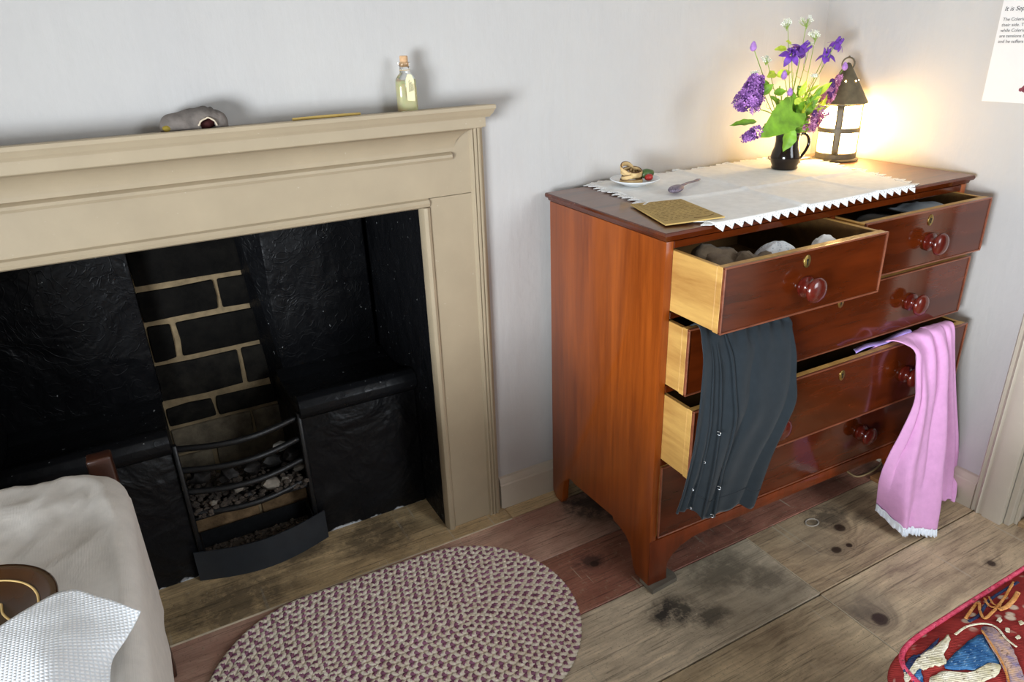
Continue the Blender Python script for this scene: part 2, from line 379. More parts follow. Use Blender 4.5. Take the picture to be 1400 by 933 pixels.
M['yellow_slip'] = simple('yellow_slip', '#cfae72', 0.25, 0.12, 40, 0)
M['panel_paper'] = simple('printed_panel', '#dcd9d6', 0.6, 0.01, bump=0)
M['print_grey'] = simple('print_grey', '#4b4846', 0.8, 0)
M['print_dark'] = simple('print_dark', '#161415', 0.8, 0)
M['print_red'] = simple('print_maroon', '#7d3a48', 0.8, 0)

# ------------------------------------------------------------------ room shell
WX = 1.016                       # right wall at the corner; leans out slightly towards the door
def wx(y): return WX + 0.015 * (-y)
OPX0, OPX1, OPZ = -1.37, -0.353, 0.954      # fire opening
bm = box(-3.0, OPX0 - 0.03, 0, 0.7, 0, 2.4); box(OPX1 + 0.03, 1.3, 0, 0.7, 0, 2.4, bm=bm); box(OPX0 - 0.03, OPX1 + 0.03, 0, 0.7, OPZ + 0.08, 2.4, bm=bm)
struct(mk('wall_back', bm, M['plaster']))
bm = bmesh.new()
def wall_piece(y0, y1, z0, z1):
    prism([(wx(y0), y0), (wx(y1), y1), (1.25, y1), (1.25, y0)], lambda u, v, d: (u, v, d), z0, z1, bm)
wall_piece(0.0, -0.832, 0, 2.4); wall_piece(-0.832, -1.55, 1.95, 2.4); wall_piece(-1.55, -2.4, 0, 2.4)
struct(mk('wall_right', bm, M['plaster']))
struct(mk('wall_left', box(-2.7, -2.55, -2.4, 0.0, 0.0, 2.3), M['plaster']))
struct(mk('ceiling', box(-2.7, 1.25, -2.4, 0.0, 2.3, 2.4), M['plaster']))

# floor: dark sub-floor with every board a part
struct(floor := mk('floor', box(-3.0, 1.6, -3.6, 0.62, -0.06, -0.016), M['dark_hole']))
BM = dict(
 hearth=mat_board('board_hearth', (100, 85, 61), (190, 165, 125), stains=((-0.55, 0.06, 0.2, 0.6), (-0.95, 0.0, 0.25, 0.6), (-0.75, 0.1, 0.12, 0.6)), seed=1),
 strip=mat_board('board_strip', (128, 109, 81), (199, 176, 136), seed=2),
 red1=mat_board('board_red_grey', (102, 78, 66), (187, 154, 135), stains=((0.08, -0.14, 0.16, 0.75), (0.2, -0.2, 0.2, 0.7), (0.02, -0.1, 0.06, 0.5)), seed=3, red=(171, 127, 110)),
 red2=mat_board('board_red', (83, 52, 39), (157, 109, 91), stains=((-0.08, -0.34, 0.07, 0.7), (0.3, -0.36, 0.25, 0.5)), knots=((-0.07, -0.36, 0.012),), seed=4, red=(147, 92, 76)),
 olive=mat_board('board_olive', (112, 102, 86), (202, 187, 162), stains=((0.0, -0.6, 0.11, 0.95), (0.07, -0.66, 0.09, 0.9), (0.2, -0.56, 0.16, 0.7), (0.28, -0.64, 0.1, 0.7)), pale=((0.2, -0.62, 0.3, 0.5),), seed=5),
 brown=mat_board('board_brown', (100, 83, 67), (180, 158, 126), stains=((0.62, -0.54, 0.12, 0.7), (0.72, -0.6, 0.07, 0.5)), knots=((0.617, -0.597, 0.016), (0.53, -0.655, 0.013), (0.575, -0.66, 0.008)), pale=((0.5, -0.6, 0.15, 0.3),), seed=6),
 tan=mat_board('board_tan', (110, 95, 75), (196, 177, 144), knots=((0.02, -0.9, 0.016), (-0.17, -0.88, 0.012)), seed=7),
 tan2=mat_board('board_tan_knot', (110, 93, 76), (190, 170, 138), stains=((0.39, -0.83, 0.08, 0.5),), knots=((0.41, -0.875, 0.02), (0.83, -0.9, 0.01)), pale=((0.42, -0.83, 0.13, 0.45),), seed=8),
 plain=mat_board('board_plain', (105, 88, 67), (193, 169, 128), seed=9),
)
boards = [(-1.6, -0.166, -0.072, 0.62, 'hearth', 0.003), (-0.164, 1.3, -0.066, 0.01, 'strip', 0), (-3, -0.8, -0.275, -0.074, 'red1', 0), (-0.799, 1.3, -0.275, -0.069, 'red1', 0),
          (-3, 1.3, -0.49, -0.277, 'red2', 0), (-3, 0.3565, -0.744, -0.493, 'olive', 0), (0.3595, 1.3, -0.742, -0.492, 'brown', 0),
          (-3, 0.3545, -1.003, -0.748, 'tan', 0), (0.3575, 1.3, -1.003, -0.746, 'tan2', 0), (-3, 1.3, -1.26, -1.007, 'plain', 0), (-3, 1.3, -1.52, -1.264, 'olive', 0), (-3, 1.3, -1.8, -1.524, 'tan', 0), (-3, 1.3, -2.1, -1.804, 'plain', 0), (-3, 1.3, -2.4, -2.104, 'tan', 0), (-3, 1.3, -2.7, -2.404, 'plain', 0), (-3, 1.3, -3.0, -2.704, 'olive', 0), (-3, 1.3, -3.3, -3.004, 'tan', 0)]
for x0, x1, y0, y1, k, z in boards: mk('floorboard', box(x0, x1, y0, y1, -0.016, z, 0.0015, 1), BM[k], floor)
M['sliver'] = simple('pale_sliver', '#cdbfa5', 0.7, 0.2)
mk('joint_sliver', box(0.3565, 0.3590, -0.742, -0.494, -0.016, 0.0005), M['sliver'], floor)
mk('joint_sliver', box(0.3547, 0.3573, -1.0, -0.75, -0.016, 0.0005), M['sliver'], floor)
M['knot_ring'] = simple('pale_knot_ring', '#a39a8c', 0.6, 0.15)
b = at(1110, 715, 2, 0.0)
mk('knot_ring', tube([(b.x + 0.021 * math.cos(a), b.y + 0.015 * math.sin(a), 0.0008) for a in [2 * PI * i / 24 for i in range(24)]], 0.0024, 6, closed=True), M['knot_ring'], floor, True)
bm = box(1.26, 2.3, -2.4, -2.3, 0, 2.4); box(1.26, 2.3, -0.6, -0.5, 0, 2.4, bm=bm); box(2.3, 2.4, -2.4, -0.5, 0, 2.4, bm=bm); box(1.26, 2.4, -2.4, -0.5, 2.4, 2.45, bm=bm); box(1.305, 2.4, -2.4, -0.5, -0.015, -0.001, bm=bm)
struct(mk('wall_passage', bm, M['plaster']))
mk('pale_edge', box(-1.3, -0.168, -0.0735, -0.0713, -0.01, 0.0034), M['sliver'], floor)
# skirting
def skirting(fn, L0, L1):
    prof = [(0, 0), (0.016, 0), (0.016, 0.082), (0.013, 0.086), (0.013, 0.09), (0.009, 0.098), (0.006, 0.104), (0.0, 0.107)]
    return prism(prof, fn, L0, L1)
auto(struct(mk('baseboard_back', skirting(lambda u, v, d: (d, -u, v), -0.172, WX), M['skirting_paint'])))
auto(struct(mk('baseboard_right', skirting(lambda u, v, d: (wx(d) - u, d, v), 0.0, -0.733), M['skirting_paint'])))
# door: architrave, jamb, threshold, door leaf
door = struct(mk('door_1', box(wx(-0.8) - 0.004, 1.24, -1.545, -0.837, 1.942, 1.955, 0.001, 1), M['trim_paint']))
X0 = wx(-0.78)
prof = [(-0.733, 0.0), (-0.733, 0.012), (-0.738, 0.018), (-0.744, 0.012), (-0.748, 0.016), (-0.754, 0.022), (-0.76, 0.016), (-0.768, 0.016), (-0.770, 0.021), (-0.817, 0.021), (-0.820, 0.019), (-0.820, 0.0)]
auto(mk('architrave', prism(prof, lambda u, v, d: (X0 - v, u, d), 0, 2.03), M['trim_paint'], door))
auto(mk('architrave', prism([(-u - 2.385, v) for u, v in prof], lambda u, v, d: (X0 - v, u, d), 0, 2.03), M['trim_paint'], door))
mk('door_jamb', box(X0 - 0.004, 1.24, -0.836, -0.822, 0, 1.955, 0.001, 1), M['trim_paint'], door)
mk('door_jamb', box(X0 - 0.004, 1.24, -1.56, -1.546, 0, 1.955, 0.001, 1), M['trim_paint'], door)
mk('door_stop', box(X0 + 0.02, 1.06, -0.846, -0.8365, 0, 1.94, 0.001, 1), M['trim_paint'], door)
mk('threshold', box(X0 + 0.02, 1.24, -1.55, -0.847, -0.012, 0.014, 0.003, 2), M['threshold_wood'], door)

# ------------------------------------------------------------------ mantelpiece
mp = thing('mantelpiece', 'cream painted wooden mantelpiece framing the black fireplace', 'mantelpiece', (-0.86, 0, 0))
PY = -0.022                                     # front face of posts and frieze
MX0, MX1 = -1.545, -0.180
def mpart(name, bm, deg=30):
    o = auto(mk(name, bm, M['cream_paint']), deg); o.location = (0.86, 0, 0); o.parent = mp; return o
for a, b in ((OPX1 + 0.022, MX1 - 0.038), (MX0 + 0.038, OPX0 - 0.022)):
    mpart('post', box(a, b, PY, 0.0, 0.004, 0.9755, 0.001, 1))
mpart('frieze', box(MX0 + 0.038, MX1 - 0.038, PY - 0.0005, 0.0, 0.9765, 1.158, 0.001, 1))
bd = [(0, 0), (0, 0.020), (0.004, 0.027), (0.012, 0.030), (0.019, 0.027), (0.0225, 0.021), (0.0225, 0.0)]     # bead round the opening
mpart('opening_bead', prism(bd, lambda u, v, d: (OPX1 + u, -v, d), 0.003, OPZ + 0.001))
mpart('opening_bead', prism(bd, lambda u, v, d: (OPX0 - u, -v, d), 0.003, OPZ + 0.001))
mpart('opening_bead', prism(bd, lambda u, v, d: (d, -v, OPZ + u), OPX0 - 0.02, OPX1 + 0.02))
fl = [(0, 0.0), (0, 0.022), (0.004, 0.029), (0.008, 0.030), (0.010, 0.024), (0.014, 0.030), (0.018, 0.030), (0.020, 0.024), (0.024, 0.030), (0.028, 0.029), (0.030, 0.020), (0.039, 0.018), (0.039, 0.0)]
mpart('fluted_edge', prism(fl, lambda u, v, d: (MX1 - 0.039 + u, -v, d), 0.003, 1.142), 20)
mpart('fluted_edge', prism(fl, lambda u, v, d: (MX0 + 0.039 - u, -v, d), 0.003, 1.142), 20)
mpart('bead_strip', prism([(0, 0), (0.008, 0.0), (0.012, 0.006), (0.011, 0.012), (0.006, 0.016), (0, 0.018)], lambda u, v, d: (d, PY - u, 1.062 + v), MX0 + 0.085, -0.268))
def mitred(prof, xr, xl, back):
    """profile (projection, z) swept along the wall, mitred into a short return at both ends"""
    b = bmesh.new(); rows = []
    for p, z in prof:
        rows.append([b.verts.new((xl - p, back, z)), b.verts.new((xl - p, PY - p, z)), b.verts.new((xr + p, PY - p, z)), b.verts.new((xr + p, back, z))])
    for a, c in zip(rows, rows[1:]):
        for i in range(3): b.faces.new((a[i], a[i + 1], c[i + 1], c[i]))
        b.faces.new((a[3], a[0], c[0], c[3]))
    b.faces.new(rows[0]); b.faces.new(rows[-1][::-1]); return b
cv = [(0.0, 1.080)] + [(0.052 * (1 - math.cos(t)) , 1.082 + 0.052 * math.sin(t)) for t in [PI / 2 * i / 10 for i in range(11)]] + [(0.054, 1.136)]
mpart('cove_moulding', mitred(cv, -0.258, MX0 + 0.078, -0.001))
mpart('cornice_fillet', mitred([(0.054, 1.1365), (0.058, 1.1365), (0.058, 1.158), (0.050, 1.158)], -0.258, MX0 + 0.078, -0.001))
sh = [(0.050, 1.1585), (0.062, 1.1585), (0.064, 1.163), (0.068, 1.167), (0.070, 1.173), (0.073, 1.177), (0.073, 1.1845), (0.070, 1.1865)]
b = mitred(sh, -0.252, MX0 + 0.072, -0.001)
for v in b.verts:
    if v.co.z > 1.18 and v.co.y > -0.01: v.co.z -= 0.0075         # the old shelf has sagged back to the wall
mpart('shelf', b)
SHZ = 1.1835

# ------------------------------------------------------------------ fireplace
fp = thing('fireplace', 'black painted hob fireplace with a sooty brick back', 'fireplace', (-0.86, 0.2, 0))
def fpart(name, bm, m, smooth=None):
    o = mk(name, bm, m); o.location = (0.86, -0.2, 0); o.parent = fp
    return auto(o, smooth) if smooth else o
YH, YB, YBR = 0.15, 0.42, 0.50
HX0, HX1 = -1.006, -0.688                         # hob blocks end here
for a, b in ((OPX1, OPX1 + 0.03), (OPX0 - 0.03, OPX0)):
    fpart('jamb', box(a, b, 0.0, YB + 0.2, 0.0, OPZ + 0.08), M['black_plaster'])
for a, b in ((HX1, OPX1), (OPX0, HX0)):
    fpart('hob', box(a, b, YH, 0.56, 0.0, 0.402, 0.006, 2), M['hob_face'], 40)
    # rolled front lip and hollow ledge behind it
    pr = [(YH - 0.018, 0.405), (YH - 0.026, 0.418), (YH - 0.026, 0.436), (YH - 0.016, 0.452), (YH + 0.004, 0.459), (YH + 0.03, 0.452), (YH + 0.06, 0.432), (YH + 0.11, 0.416), (YB - 0.05, 0.412), (YB + 0.005, 0.43), (YB + 0.005, 0.39), (YH, 0.39)]
    fpart('hob_lip', prism(pr, lambda u, v, d: (d, u, v), a, b, bev=0.003), M['black_lip'], 50)
fpart('cheek_panel', prism([(-0.668, YB), (-0.37, YB + 0.005), (-0.345, YB + 0.16), (-0.69, YB + 0.16)], lambda u, v, d: (u, v, d), 0.41, 1.2, bev=0.006), M['black_plaster'], 40)
fpart('cheek_panel', prism([(-1.375, YB), (HX0 + 0.006, YB), (HX0 + 0.004, YB + 0.16), (-1.36, YB + 0.16)], lambda u, v, d: (u, v, d), 0.41, 1.2, bev=0.006), M['black_plaster'], 40)
# splayed black cheek between the panel and the brick back
b = bmesh.new()
vs = [b.verts.new(c) for c in ((-0.667, YB + 0.002, 1.2), (-0.757, YBR + 0.02, 1.2), (-0.700, YBR + 0.02, 0.30), (-0.676, YB - 0.1, 0.36), (-0.667, YB + 0.002, 0.42))]
b.faces.new(vs); ex = bmesh.ops.extrude_face_region(b, geom=b.faces[:])
bmesh.ops.translate(b, vec=(0.012, 0.0, 0), verts=[g for g in ex['geom'] if isinstance(g, bmesh.types.BMVert)])
fpart('splayed_cheek', b, M['black_plaster'])
fpart('smoke_hood', box(OPX0, OPX1, 0.30, 0.62, 1.08, 1.12), M['black_plaster'])
fpart('mortar', box(-1.02, -0.66, YBR + 0.008, 0.60, 0.0, 1.1), M['mortar'])
def mat_brick(name, a, c):
    t = NT(name); p = t.pos()
    n = t.noise(p, 18, 5, 0.65); f = t.noise(p, 70, 4, 0.7)
    return t.out(color=t.ramp(n, [(0.35, hexc(a)), (0.7, hexc(c))]), rough=0.85, normal=t.bump(t.math('ADD', n, t.math('MULTIPLY', f, 0.4)), 0.5, 0.01), spec=0.12)
SOOT = [mat_brick('sooty_brick_a', '#0b0a09', '#191714'), mat_brick('sooty_brick_b', '#141312', '#2b2823'), mat_brick('grey_brick', '#5a5245', '#8a7d68')]
BROWN = mat_brick('brown_brick', '#5a4732', '#8f7455')
def brick(x0, x1, z0, z1, m, y=YBR, slope=0.0, dep=0.06):
    b = box(x0, x1, y, y + dep, z0, z1)
    bmesh.ops.subdivide_edges(b, edges=b.edges[:], cuts=1, use_grid_fill=True)
    bmesh.ops.bevel(b, geom=[e for e in b.edges if e.calc_face_angle(0) > 1], offset=0.005, segments=2, affect='EDGES', profile=0.5)
    for v in b.verts:
        q = v.co * 22; k = mnoise.noise(q + Vector((x0 * 31, z0 * 17, 0)))
        v.co += Vector((mnoise.noise(q + Vector((9, 0, x0 * 40))) * 0.0055, k * 0.004, mnoise.noise(q + Vector((0, 7, z0 * 40))) * 0.0055))
        v.co.z += slope * (v.co.x + 0.86)
    fpart('brick', b, m, 40)
rows = [(0.838, 0.93, [(-1.0, -0.662)], 0), (0.728, 0.826, [(-1.0, -0.662)], 0), (0.625, 0.712, [(-1.001, -0.802), (-0.789, -0.662)], 0), (0.502, 0.608, [(-0.998, -0.938), (-0.922, -0.662)], 0),
        (0.375, 0.488, [(-1.003, -0.776), (-0.765, -0.662)], 1), (0.290, 0.352, [(-1.003, -0.873), (-0.862, -0.662)], 1), (0.195, 0.277, [(-1.003, -0.775), (-0.766, -0.662)], 2), (0.10, 0.185, [(-1.003, -0.905), (-0.893, -0.662)], 2)]
for z0, z1, xs, m in rows:
    for x0, x1 in xs: brick(x0, x1, z0, z1, SOOT[m])
fpart('mortar', box(-1.006, -0.688, 0.246, 0.27, 0.0, 0.175), M['mortar'])
brick(-1.004, -0.828, 0.004, 0.17, BROWN, 0.236, 0.0, 0.02); brick(-0.82, -0.69, 0.004, 0.17, BROWN, 0.236, 0.0, 0.02)

# iron grate
gr = thing('fire_grate', 'black iron fire grate of four bowed bars across the brick back', 'grate', (-0.845, 0.16, 0))
def gpart(name, bm, m=None, deg=60):
    o = auto(mk(name, bm, m or M['iron']), deg); o.location = (0.845, -0.16, 0); o.parent = gr; return o
for z in (0.396, 0.332, 0.265, 0.199):
    pts = [(-1.0 + 0.31 * i / 16, 0.162 - 0.036 * math.sin(PI * i / 16), z - 0.004 * math.sin(PI * i / 16)) for i in range(17)]
    gpart('bar', tube(pts, 0.0085, 8))
for x in (-1.0, -0.690): gpart('side_strip', box(x - 0.006, x + 0.006, 0.140, 0.156, 0.03 if x < -0.8 else 0.02, 0.415, 0.002, 1))
gpart('grate_floor', box(-1.0, -0.69, 0.15, 0.327, 0.176, 0.186, 0.002, 1))
# ash pan
pan = thing('ash_pan', 'dark iron ash pan with a bowed front pushed under the grate', 'ash pan', (-0.845, 0.13, 0.003))
def ppart(name, bm, m, deg=40):
    o = auto(mk(name, bm, m), deg); o.location = (0.845, -0.13, -0.003); o.parent = pan; return o
fr = [(-1.019 + 0.352 * i / 20, 0.130 - 0.042 * math.sin(PI * i / 20)) for i in range(21)]
b = bmesh.new()
lo = [b.verts.new((x, y, 0.003)) for x, y in fr]; hi = [b.verts.new((x, y, 0.097)) for x, y in fr]
lo2 = [b.verts.new((x, y + 0.004, 0.003)) for x, y in fr]; hi2 = [b.verts.new((x, y + 0.004, 0.097)) for x, y in fr]
for i in range(20):
    for A, B in ((lo, hi), (hi, hi2), (hi2, lo2), (lo2, lo)): b.faces.new((A[i], A[i + 1], B[i + 1], B[i]))
for i in (0, 20): b.faces.new((lo[i], hi[i], hi2[i], lo2[i]))
ppart('bowed_front', b, M['pan_iron'])
ppart('side_wall', box(-0.994, -0.990, 0.129, 0.222, 0.003, 0.088), M['iron'])
ppart('side_wall', box(-0.702, -0.698, 0.129, 0.222, 0.003, 0.094), M['iron'])
ppart('back_wall', box(-0.994, -0.698, 0.219, 0.223, 0.003, 0.090), M['iron'])
ppart('pan_floor', box(-0.994, -0.698, 0.129, 0.222, 0.003, 0.006), M['pan_iron'])
b = bmesh.new()
for i in range(260):
    x, y = R.uniform(-0.98, -0.71), R.uniform(0.14, 0.210); s = R.uniform(0.003, 0.008)
    b2 = bmesh.new(); bmesh.ops.create_icosphere(b2, subdivisions=1, radius=s, matrix=Matrix.Translation((x, y, 0.036 + R.uniform(0, 0.010))) @ Matrix.Diagonal((1, R.uniform(0.6, 1), R.uniform(0.5, 0.9), 1)))
    join(b, b2)
box(-0.989, -0.703, 0.13, 0.218, 0.0065, 0.038, bm=b)
ashes = mk('pan_ashes', b, M['ash']); tag(stuff(ashes), 'brown cinders and ash lying in the iron ash pan', 'ashes')
# coal and clinker on the grate
M['coal'] = simple('coal', '#1d1a18', 0.6, 0.5, 40, 0.6, 80); M['clinker'] = simple('grey_clinker', '#8c8478', 0.9, 0.3, 60, 0.8, 90); M['pale_ash'] = simple('pale_clinker', '#c9c6c0', 0.9, 0.15, 60, 0.6, 90)
b = bmesh.new()
for i in range(420):
    x, y = R.uniform(-0.992, -0.70), R.uniform(0.135, 0.32); y -= 0.0
    s = R.uniform(0.004, 0.012)
    b2 = bmesh.new(); bmesh.ops.create_icosphere(b2, subdivisions=1, radius=s, matrix=Matrix.Translation((x, y, 0.19 + R.uniform(0, 0.02) + 0.08 * max(0, y - 0.16))) @ Matrix.Diagonal((1, R.uniform(0.6, 1), R.uniform(0.5, 1), 1)))
    join(b, b2)
tag(stuff(mk('cinders', b, simple('cinder_mix', '#4a4139', 0.95, 0.7, 50, 0.8, 100))), 'small grey and brown cinders heaped behind the grate bars', 'cinders')
coals = [((372, 661), 0.165, 0.026, 'clinker', 'largest pale grey clinker lump between the two lowest bars', 'clinker'), ((391, 657), 0.17, 0.015, 'clinker', 'second pale clinker lump beside the largest one', 'clinker'),
         ((409, 639), 0.2, 0.016, 'clinker', 'buff clinker lump at the hob end of the grate', 'clinker'), ((312, 650), 0.21, 0.024, 'coal', 'grey brown coal lump in the middle behind the bars', 'coal lump'),
         ((275, 652), 0.2, 0.028, 'coal', 'dark coal lump near the bed end of the grate', 'coal lump'), ((345, 640), 0.22, 0.026, 'coal', 'black coal lump above the largest clinker', 'coal lump'),
         ((372, 630), 0.24, 0.028, 'coal', 'dark coal lump under the white clinker at the back', 'coal lump'), ((398, 622), 0.22, 0.024, 'coal', 'dark coal lump beside the grate end strip', 'coal lump'),
         ((383, 610), 0.26, 0.02, 'pale_ash', 'white ashy clinker lump highest on the coals', 'clinker'), ((325, 668), 0.16, 0.014, 'clinker', 'grey clinker piece low behind the bottom bar', 'clinker'),
         ((292, 688), 0.15, 0.010, 'clinker', 'small buff clinker piece at the bottom bar', 'clinker'), ((340, 676), 0.16, 0.012, 'coal', 'blue grey coal bit resting on the bottom bar level', 'coal lump')]
for i, (q, y, s, m, lab, cat) in enumerate(coals):
    p = at(*q, 1, y); p.z = max(p.z, 0.19 + s * 0.5)
    tag(lump('clinker' if cat == 'clinker' else 'coal_lump', p, (s, s * 0.8, s * 0.7), M[m], None, i, 0.5, 2), lab, cat)

# ------------------------------------------------------------------ chest of drawers
CHR, CHO = -0.021, Vector((0, -0.034, 0))
ch = thing('chest_of_drawers', 'mahogany chest of drawers with open drawers beside the mantelpiece', 'chest of drawers', CHO, CHR)
def cw(x, y, z): return Vector((x * math.cos(CHR) - y * math.sin(CHR), x * math.sin(CHR) + y * math.cos(CHR), z)) + CHO
W, D, H = 1.0, 0.475, 0.95
def cp(name, bm, m, deg=35, parent=None): return auto(mk(name, bm, m, parent or ch), deg)
side = [(-D, 0.014), (-0.425, 0.014), (-0.412, 0.03), (-0.404, 0.06), (-0.396, 0.087), (-0.375, 0.106), (-0.345, 0.115), (-0.319, 0.117), (-0.314, 0.127), (-0.125, 0.115), (-0.104, 0.118), (-0.085, 0.112), (-0.066, 0.09), (-0.06, 0.05), (-0.058, 0.021), (-0.05, 0.003), (-0.02, 0.003), (0, 0.02), (0, 0.927), (-D, 0.927)]
cp('side_panel', prism(side, lambda u, v, d: (d, u, v), 0.0, 0.02, bev=0.0015), M['mahogany_side'])
cp('side_panel', prism(side, lambda u, v, d: (d, u, v), W - 0.02, W, bev=0.0015), M['mahogany_side'])
ap = [(0.0, 0.014), (0.06, 0.014), (0.058, 0.04), (0.060, 0.066), (0.074, 0.084), (0.10, 0.103), (0.14, 0.115), (0.17, 0.118)]
ap = [(0.0005 if u == 0 else u, v) for u, v in ap] + [(W - (0.0005 if u == 0 else u), v) for u, v in reversed(ap)] + [(W - 0.0005, 0.152), (0.0005, 0.152)]
cp('apron', prism(ap, lambda u, v, d: (u, d, v), -D - 0.003, -D + 0.017, bev=0.0015), M['mahogany_foot'])
cp('back_panel', box(0.021, W - 0.021, -0.012, -0.002, 0.13, 0.926), M['dark_case'])
cp('case_bottom', box(0.021, W - 0.021, -D + 0.018, -0.013, 0.13, 0.15), M['dark_case'])
for z0, z1 in ((0.911, 0.9265), (0.751, 0.767), (0.569, 0.588), (0.371, 0.388)):
    cp('rail', box(0.021, W - 0.021, -D, -D + 0.03, z0, z1, 0.001, 1), M['mahogany'])
for z in (0.757, 0.577, 0.378): cp('dust_board', box(0.021, W - 0.021, -D + 0.031, -0.013, z - 0.004, z + 0.004), M['dark_case'])
cp('divider', box(0.492, 0.506, -D, -0.013, 0.768, 0.9105, 0.001, 1), M['mahogany'])
tp = [(0.0, 0.928), (0.004, 0.930), (0.006, 0.936), (0.013, 0.939), (0.015, 0.944), (0.0135, 0.949), (0.011, 0.9505)]
b = bmesh.new(); rws = []
for o_, z in tp: rws.append([b.verts.new((-o_, 0, z)), b.verts.new((-o_, -D - o_, z)), b.verts.new((W + o_ * 0.55, -D - o_, z)), b.verts.new((W + o_ * 0.55, 0, z))])
for a, c in zip(rws, rws[1:]):
    for i in range(4): b.faces.new((a[i], a[(i + 1) % 4], c[(i + 1) % 4], c[i]))
b.faces.new(rws[0]); b.faces.new(rws[-1])
tb_ = cp('top_board', b, [M['mahogany_top'], M['mahogany']], 25)
for f_ in tb_.data.polygons: f_.material_index = 0 if f_.normal.z > 0.9 else 1
TOP = 0.9505
knob_prof = [(0, -0.002), (0.0215, -0.001), (0.0235, 0.003), (0.0225, 0.007), (0.0165, 0.009), (0.0125, 0.013), (0.0115, 0.018), (0.0135, 0.022), (0.0235, 0.025), (0.0275, 0.029), (0.0275, 0.034), (0.022, 0.039), (0.012, 0.042), (0, 0.043)]
esc = [(0.0095 * math.cos(a), 0.014 * math.sin(a)) for a in [2 * PI * i / 20 for i in range(20)]]
def drawer(x0, x1, z0, z1, out, knobs, keys, dep=0.44):
    yf = -D - out
    d = cp('drawer', box(x0, x1, yf, yf + 0.005, z0, z1, 0.0008, 1), M['mahogany'])
    e = 0.0035; bm = bmesh.new()
    for q in ((x0, x1, z1 - e, z1 + 0.0004), (x0, x1, z0 - 0.0004, z0 + e), (x0 - 0.0004, x0 + e, z0 + e, z1 - e), (x1 - e, x1 + 0.0004, z0 + e, z1 - e)): box(q[0], q[1], yf - 0.003, yf + 0.004, q[2], q[3], 0.001, 1, bm=bm)
    cp('cock_bead', bm, M['bead_wood'], parent=d)
    yb = min(yf + dep, -0.02)
    for s0, s1 in ((x0, x0 + 0.011), (x1 - 0.011, x1)): 
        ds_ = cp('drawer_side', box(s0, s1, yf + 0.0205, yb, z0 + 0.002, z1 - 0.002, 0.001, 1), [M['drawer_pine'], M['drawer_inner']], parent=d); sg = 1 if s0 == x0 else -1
        for f_ in ds_.data.polygons: f_.material_index = 1 if f_.normal.x * sg > 0.9 else 0  # inward faces take the browner tone, the other faces the pale pine
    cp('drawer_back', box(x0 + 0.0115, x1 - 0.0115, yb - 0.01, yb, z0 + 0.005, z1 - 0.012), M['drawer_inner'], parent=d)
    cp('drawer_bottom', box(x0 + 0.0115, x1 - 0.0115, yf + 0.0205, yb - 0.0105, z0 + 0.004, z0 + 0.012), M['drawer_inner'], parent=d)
    cp('drawer_core', box(x0, x1, yf + 0.0052, yf + 0.0202, z0, z1 - 0.0004, 0.0008, 1), M['drawer_pine'], parent=d)
    for kx, kz in knobs: cp('knob', lathe(knob_prof, 28, (kx, yf - 0.0005, kz), 'y'), M['mahogany_knob'], 50, d)
    for kx, kz in keys:
        cp('keyhole_plate', prism(esc, lambda u, v, q: (kx + u, yf - q, kz + v), 0.0, 0.002, bev=0.0005), M['brass'], 50, d)
        bm = lathe([(0, 0), (0.0028, 0), (0.0028, 0.0006), (0, 0.0006)], 12, (kx, yf - 0.002, kz + 0.003), 'y'); box(kx - 0.0013, kx + 0.0013, yf - 0.0026, yf - 0.002, kz - 0.007, kz + 0.002, bm=bm)
        cp('keyhole', bm, M['dark_hole'], parent=d)
    return d
drawer(0.0205, 0.4905, 0.769, 0.909, 0.151, [(0.248, 0.829)], [(0.245, 0.884)])
drawer(0.5075, 0.979, 0.769, 0.909, 0.083, [(0.752, 0.829)], [(0.742, 0.884)])
drawer(0.0205, 0.979, 0.590, 0.749, 0.064, [(0.248, 0.664), (0.756, 0.664)], [(0.488, 0.716)])
drawer(0.0205, 0.979, 0.390, 0.567, 0.097, [(0.27, 0.462), (0.742, 0.474)], [(0.492, 0.534)])
drawer(0.0205, 0.979, 0.160, 0.369, 0.004, [(0.262, 0.25), (0.745, 0.247)], [(0.492, 0.325)])
# shims under the feet
p = cw(0.036, -D + 0.005, 0)
o = mk('wooden_shim', prism([(-0.036, -0.026), (0.05, -0.02), (0.056, 0.0), (0.05, 0.024), (-0.034, 0.03)], lambda u, v, d: (p.x + u, p.y + v, d), 0.0005, 0.0135, bev=0.001), M['shim_wood'])
tag(o, 'grey wooden shim under the chest foot closest to the rug', 'shim')
p = cw(0.955, -D + 0.012, 0)
o = mk('wooden_block', prism([(-0.05, -0.012), (0.02, -0.012), (0.02, 0.03), (-0.05, 0.03)], lambda u, v, d: (p.x + u, p.y + v, d), 0.0005, 0.0135, bev=0.001), M['block_wood'])
tag(o, 'light brown wooden block under the chest foot by the pink dress', 'block')

# ------------------------------------------------------------------ clothes hanging from the drawers
def sheet(rows, fold, nu, nv, uv_back=None):
    """rows: list of (left 3D, right 3D) from top to bottom -> grid with folds pushed out along -y"""
    L = [Vector(r[0]) for r in rows]; Q = [Vector(r[1]) for r in rows]
    Ls = curve(L, 8); Qs = curve(Q, 8); n = len(Ls) - 1
    def fn(u, v):
        k = v * n; i = min(int(k), n - 1); f = k - i
        a = Ls[i].lerp(Ls[i + 1], f); c = Qs[i].lerp(Qs[i + 1], f)
        return a.lerp(c, u) + fold(u, v)
    return grid(fn, nu, nv), fn
g = thing('dark_apron', 'slate grey cotton garment with hooks hanging from the second drawer', 'garment', cw(0.14, -0.6, 0.3))
inv = Vector(g.location)
def gp(o): o.location = -inv; o.parent = g; return o
yA = [-0.545, -0.562, -0.584, -0.604, -0.620, -0.634, -0.642, -0.642, -0.636, -0.624, -0.616]
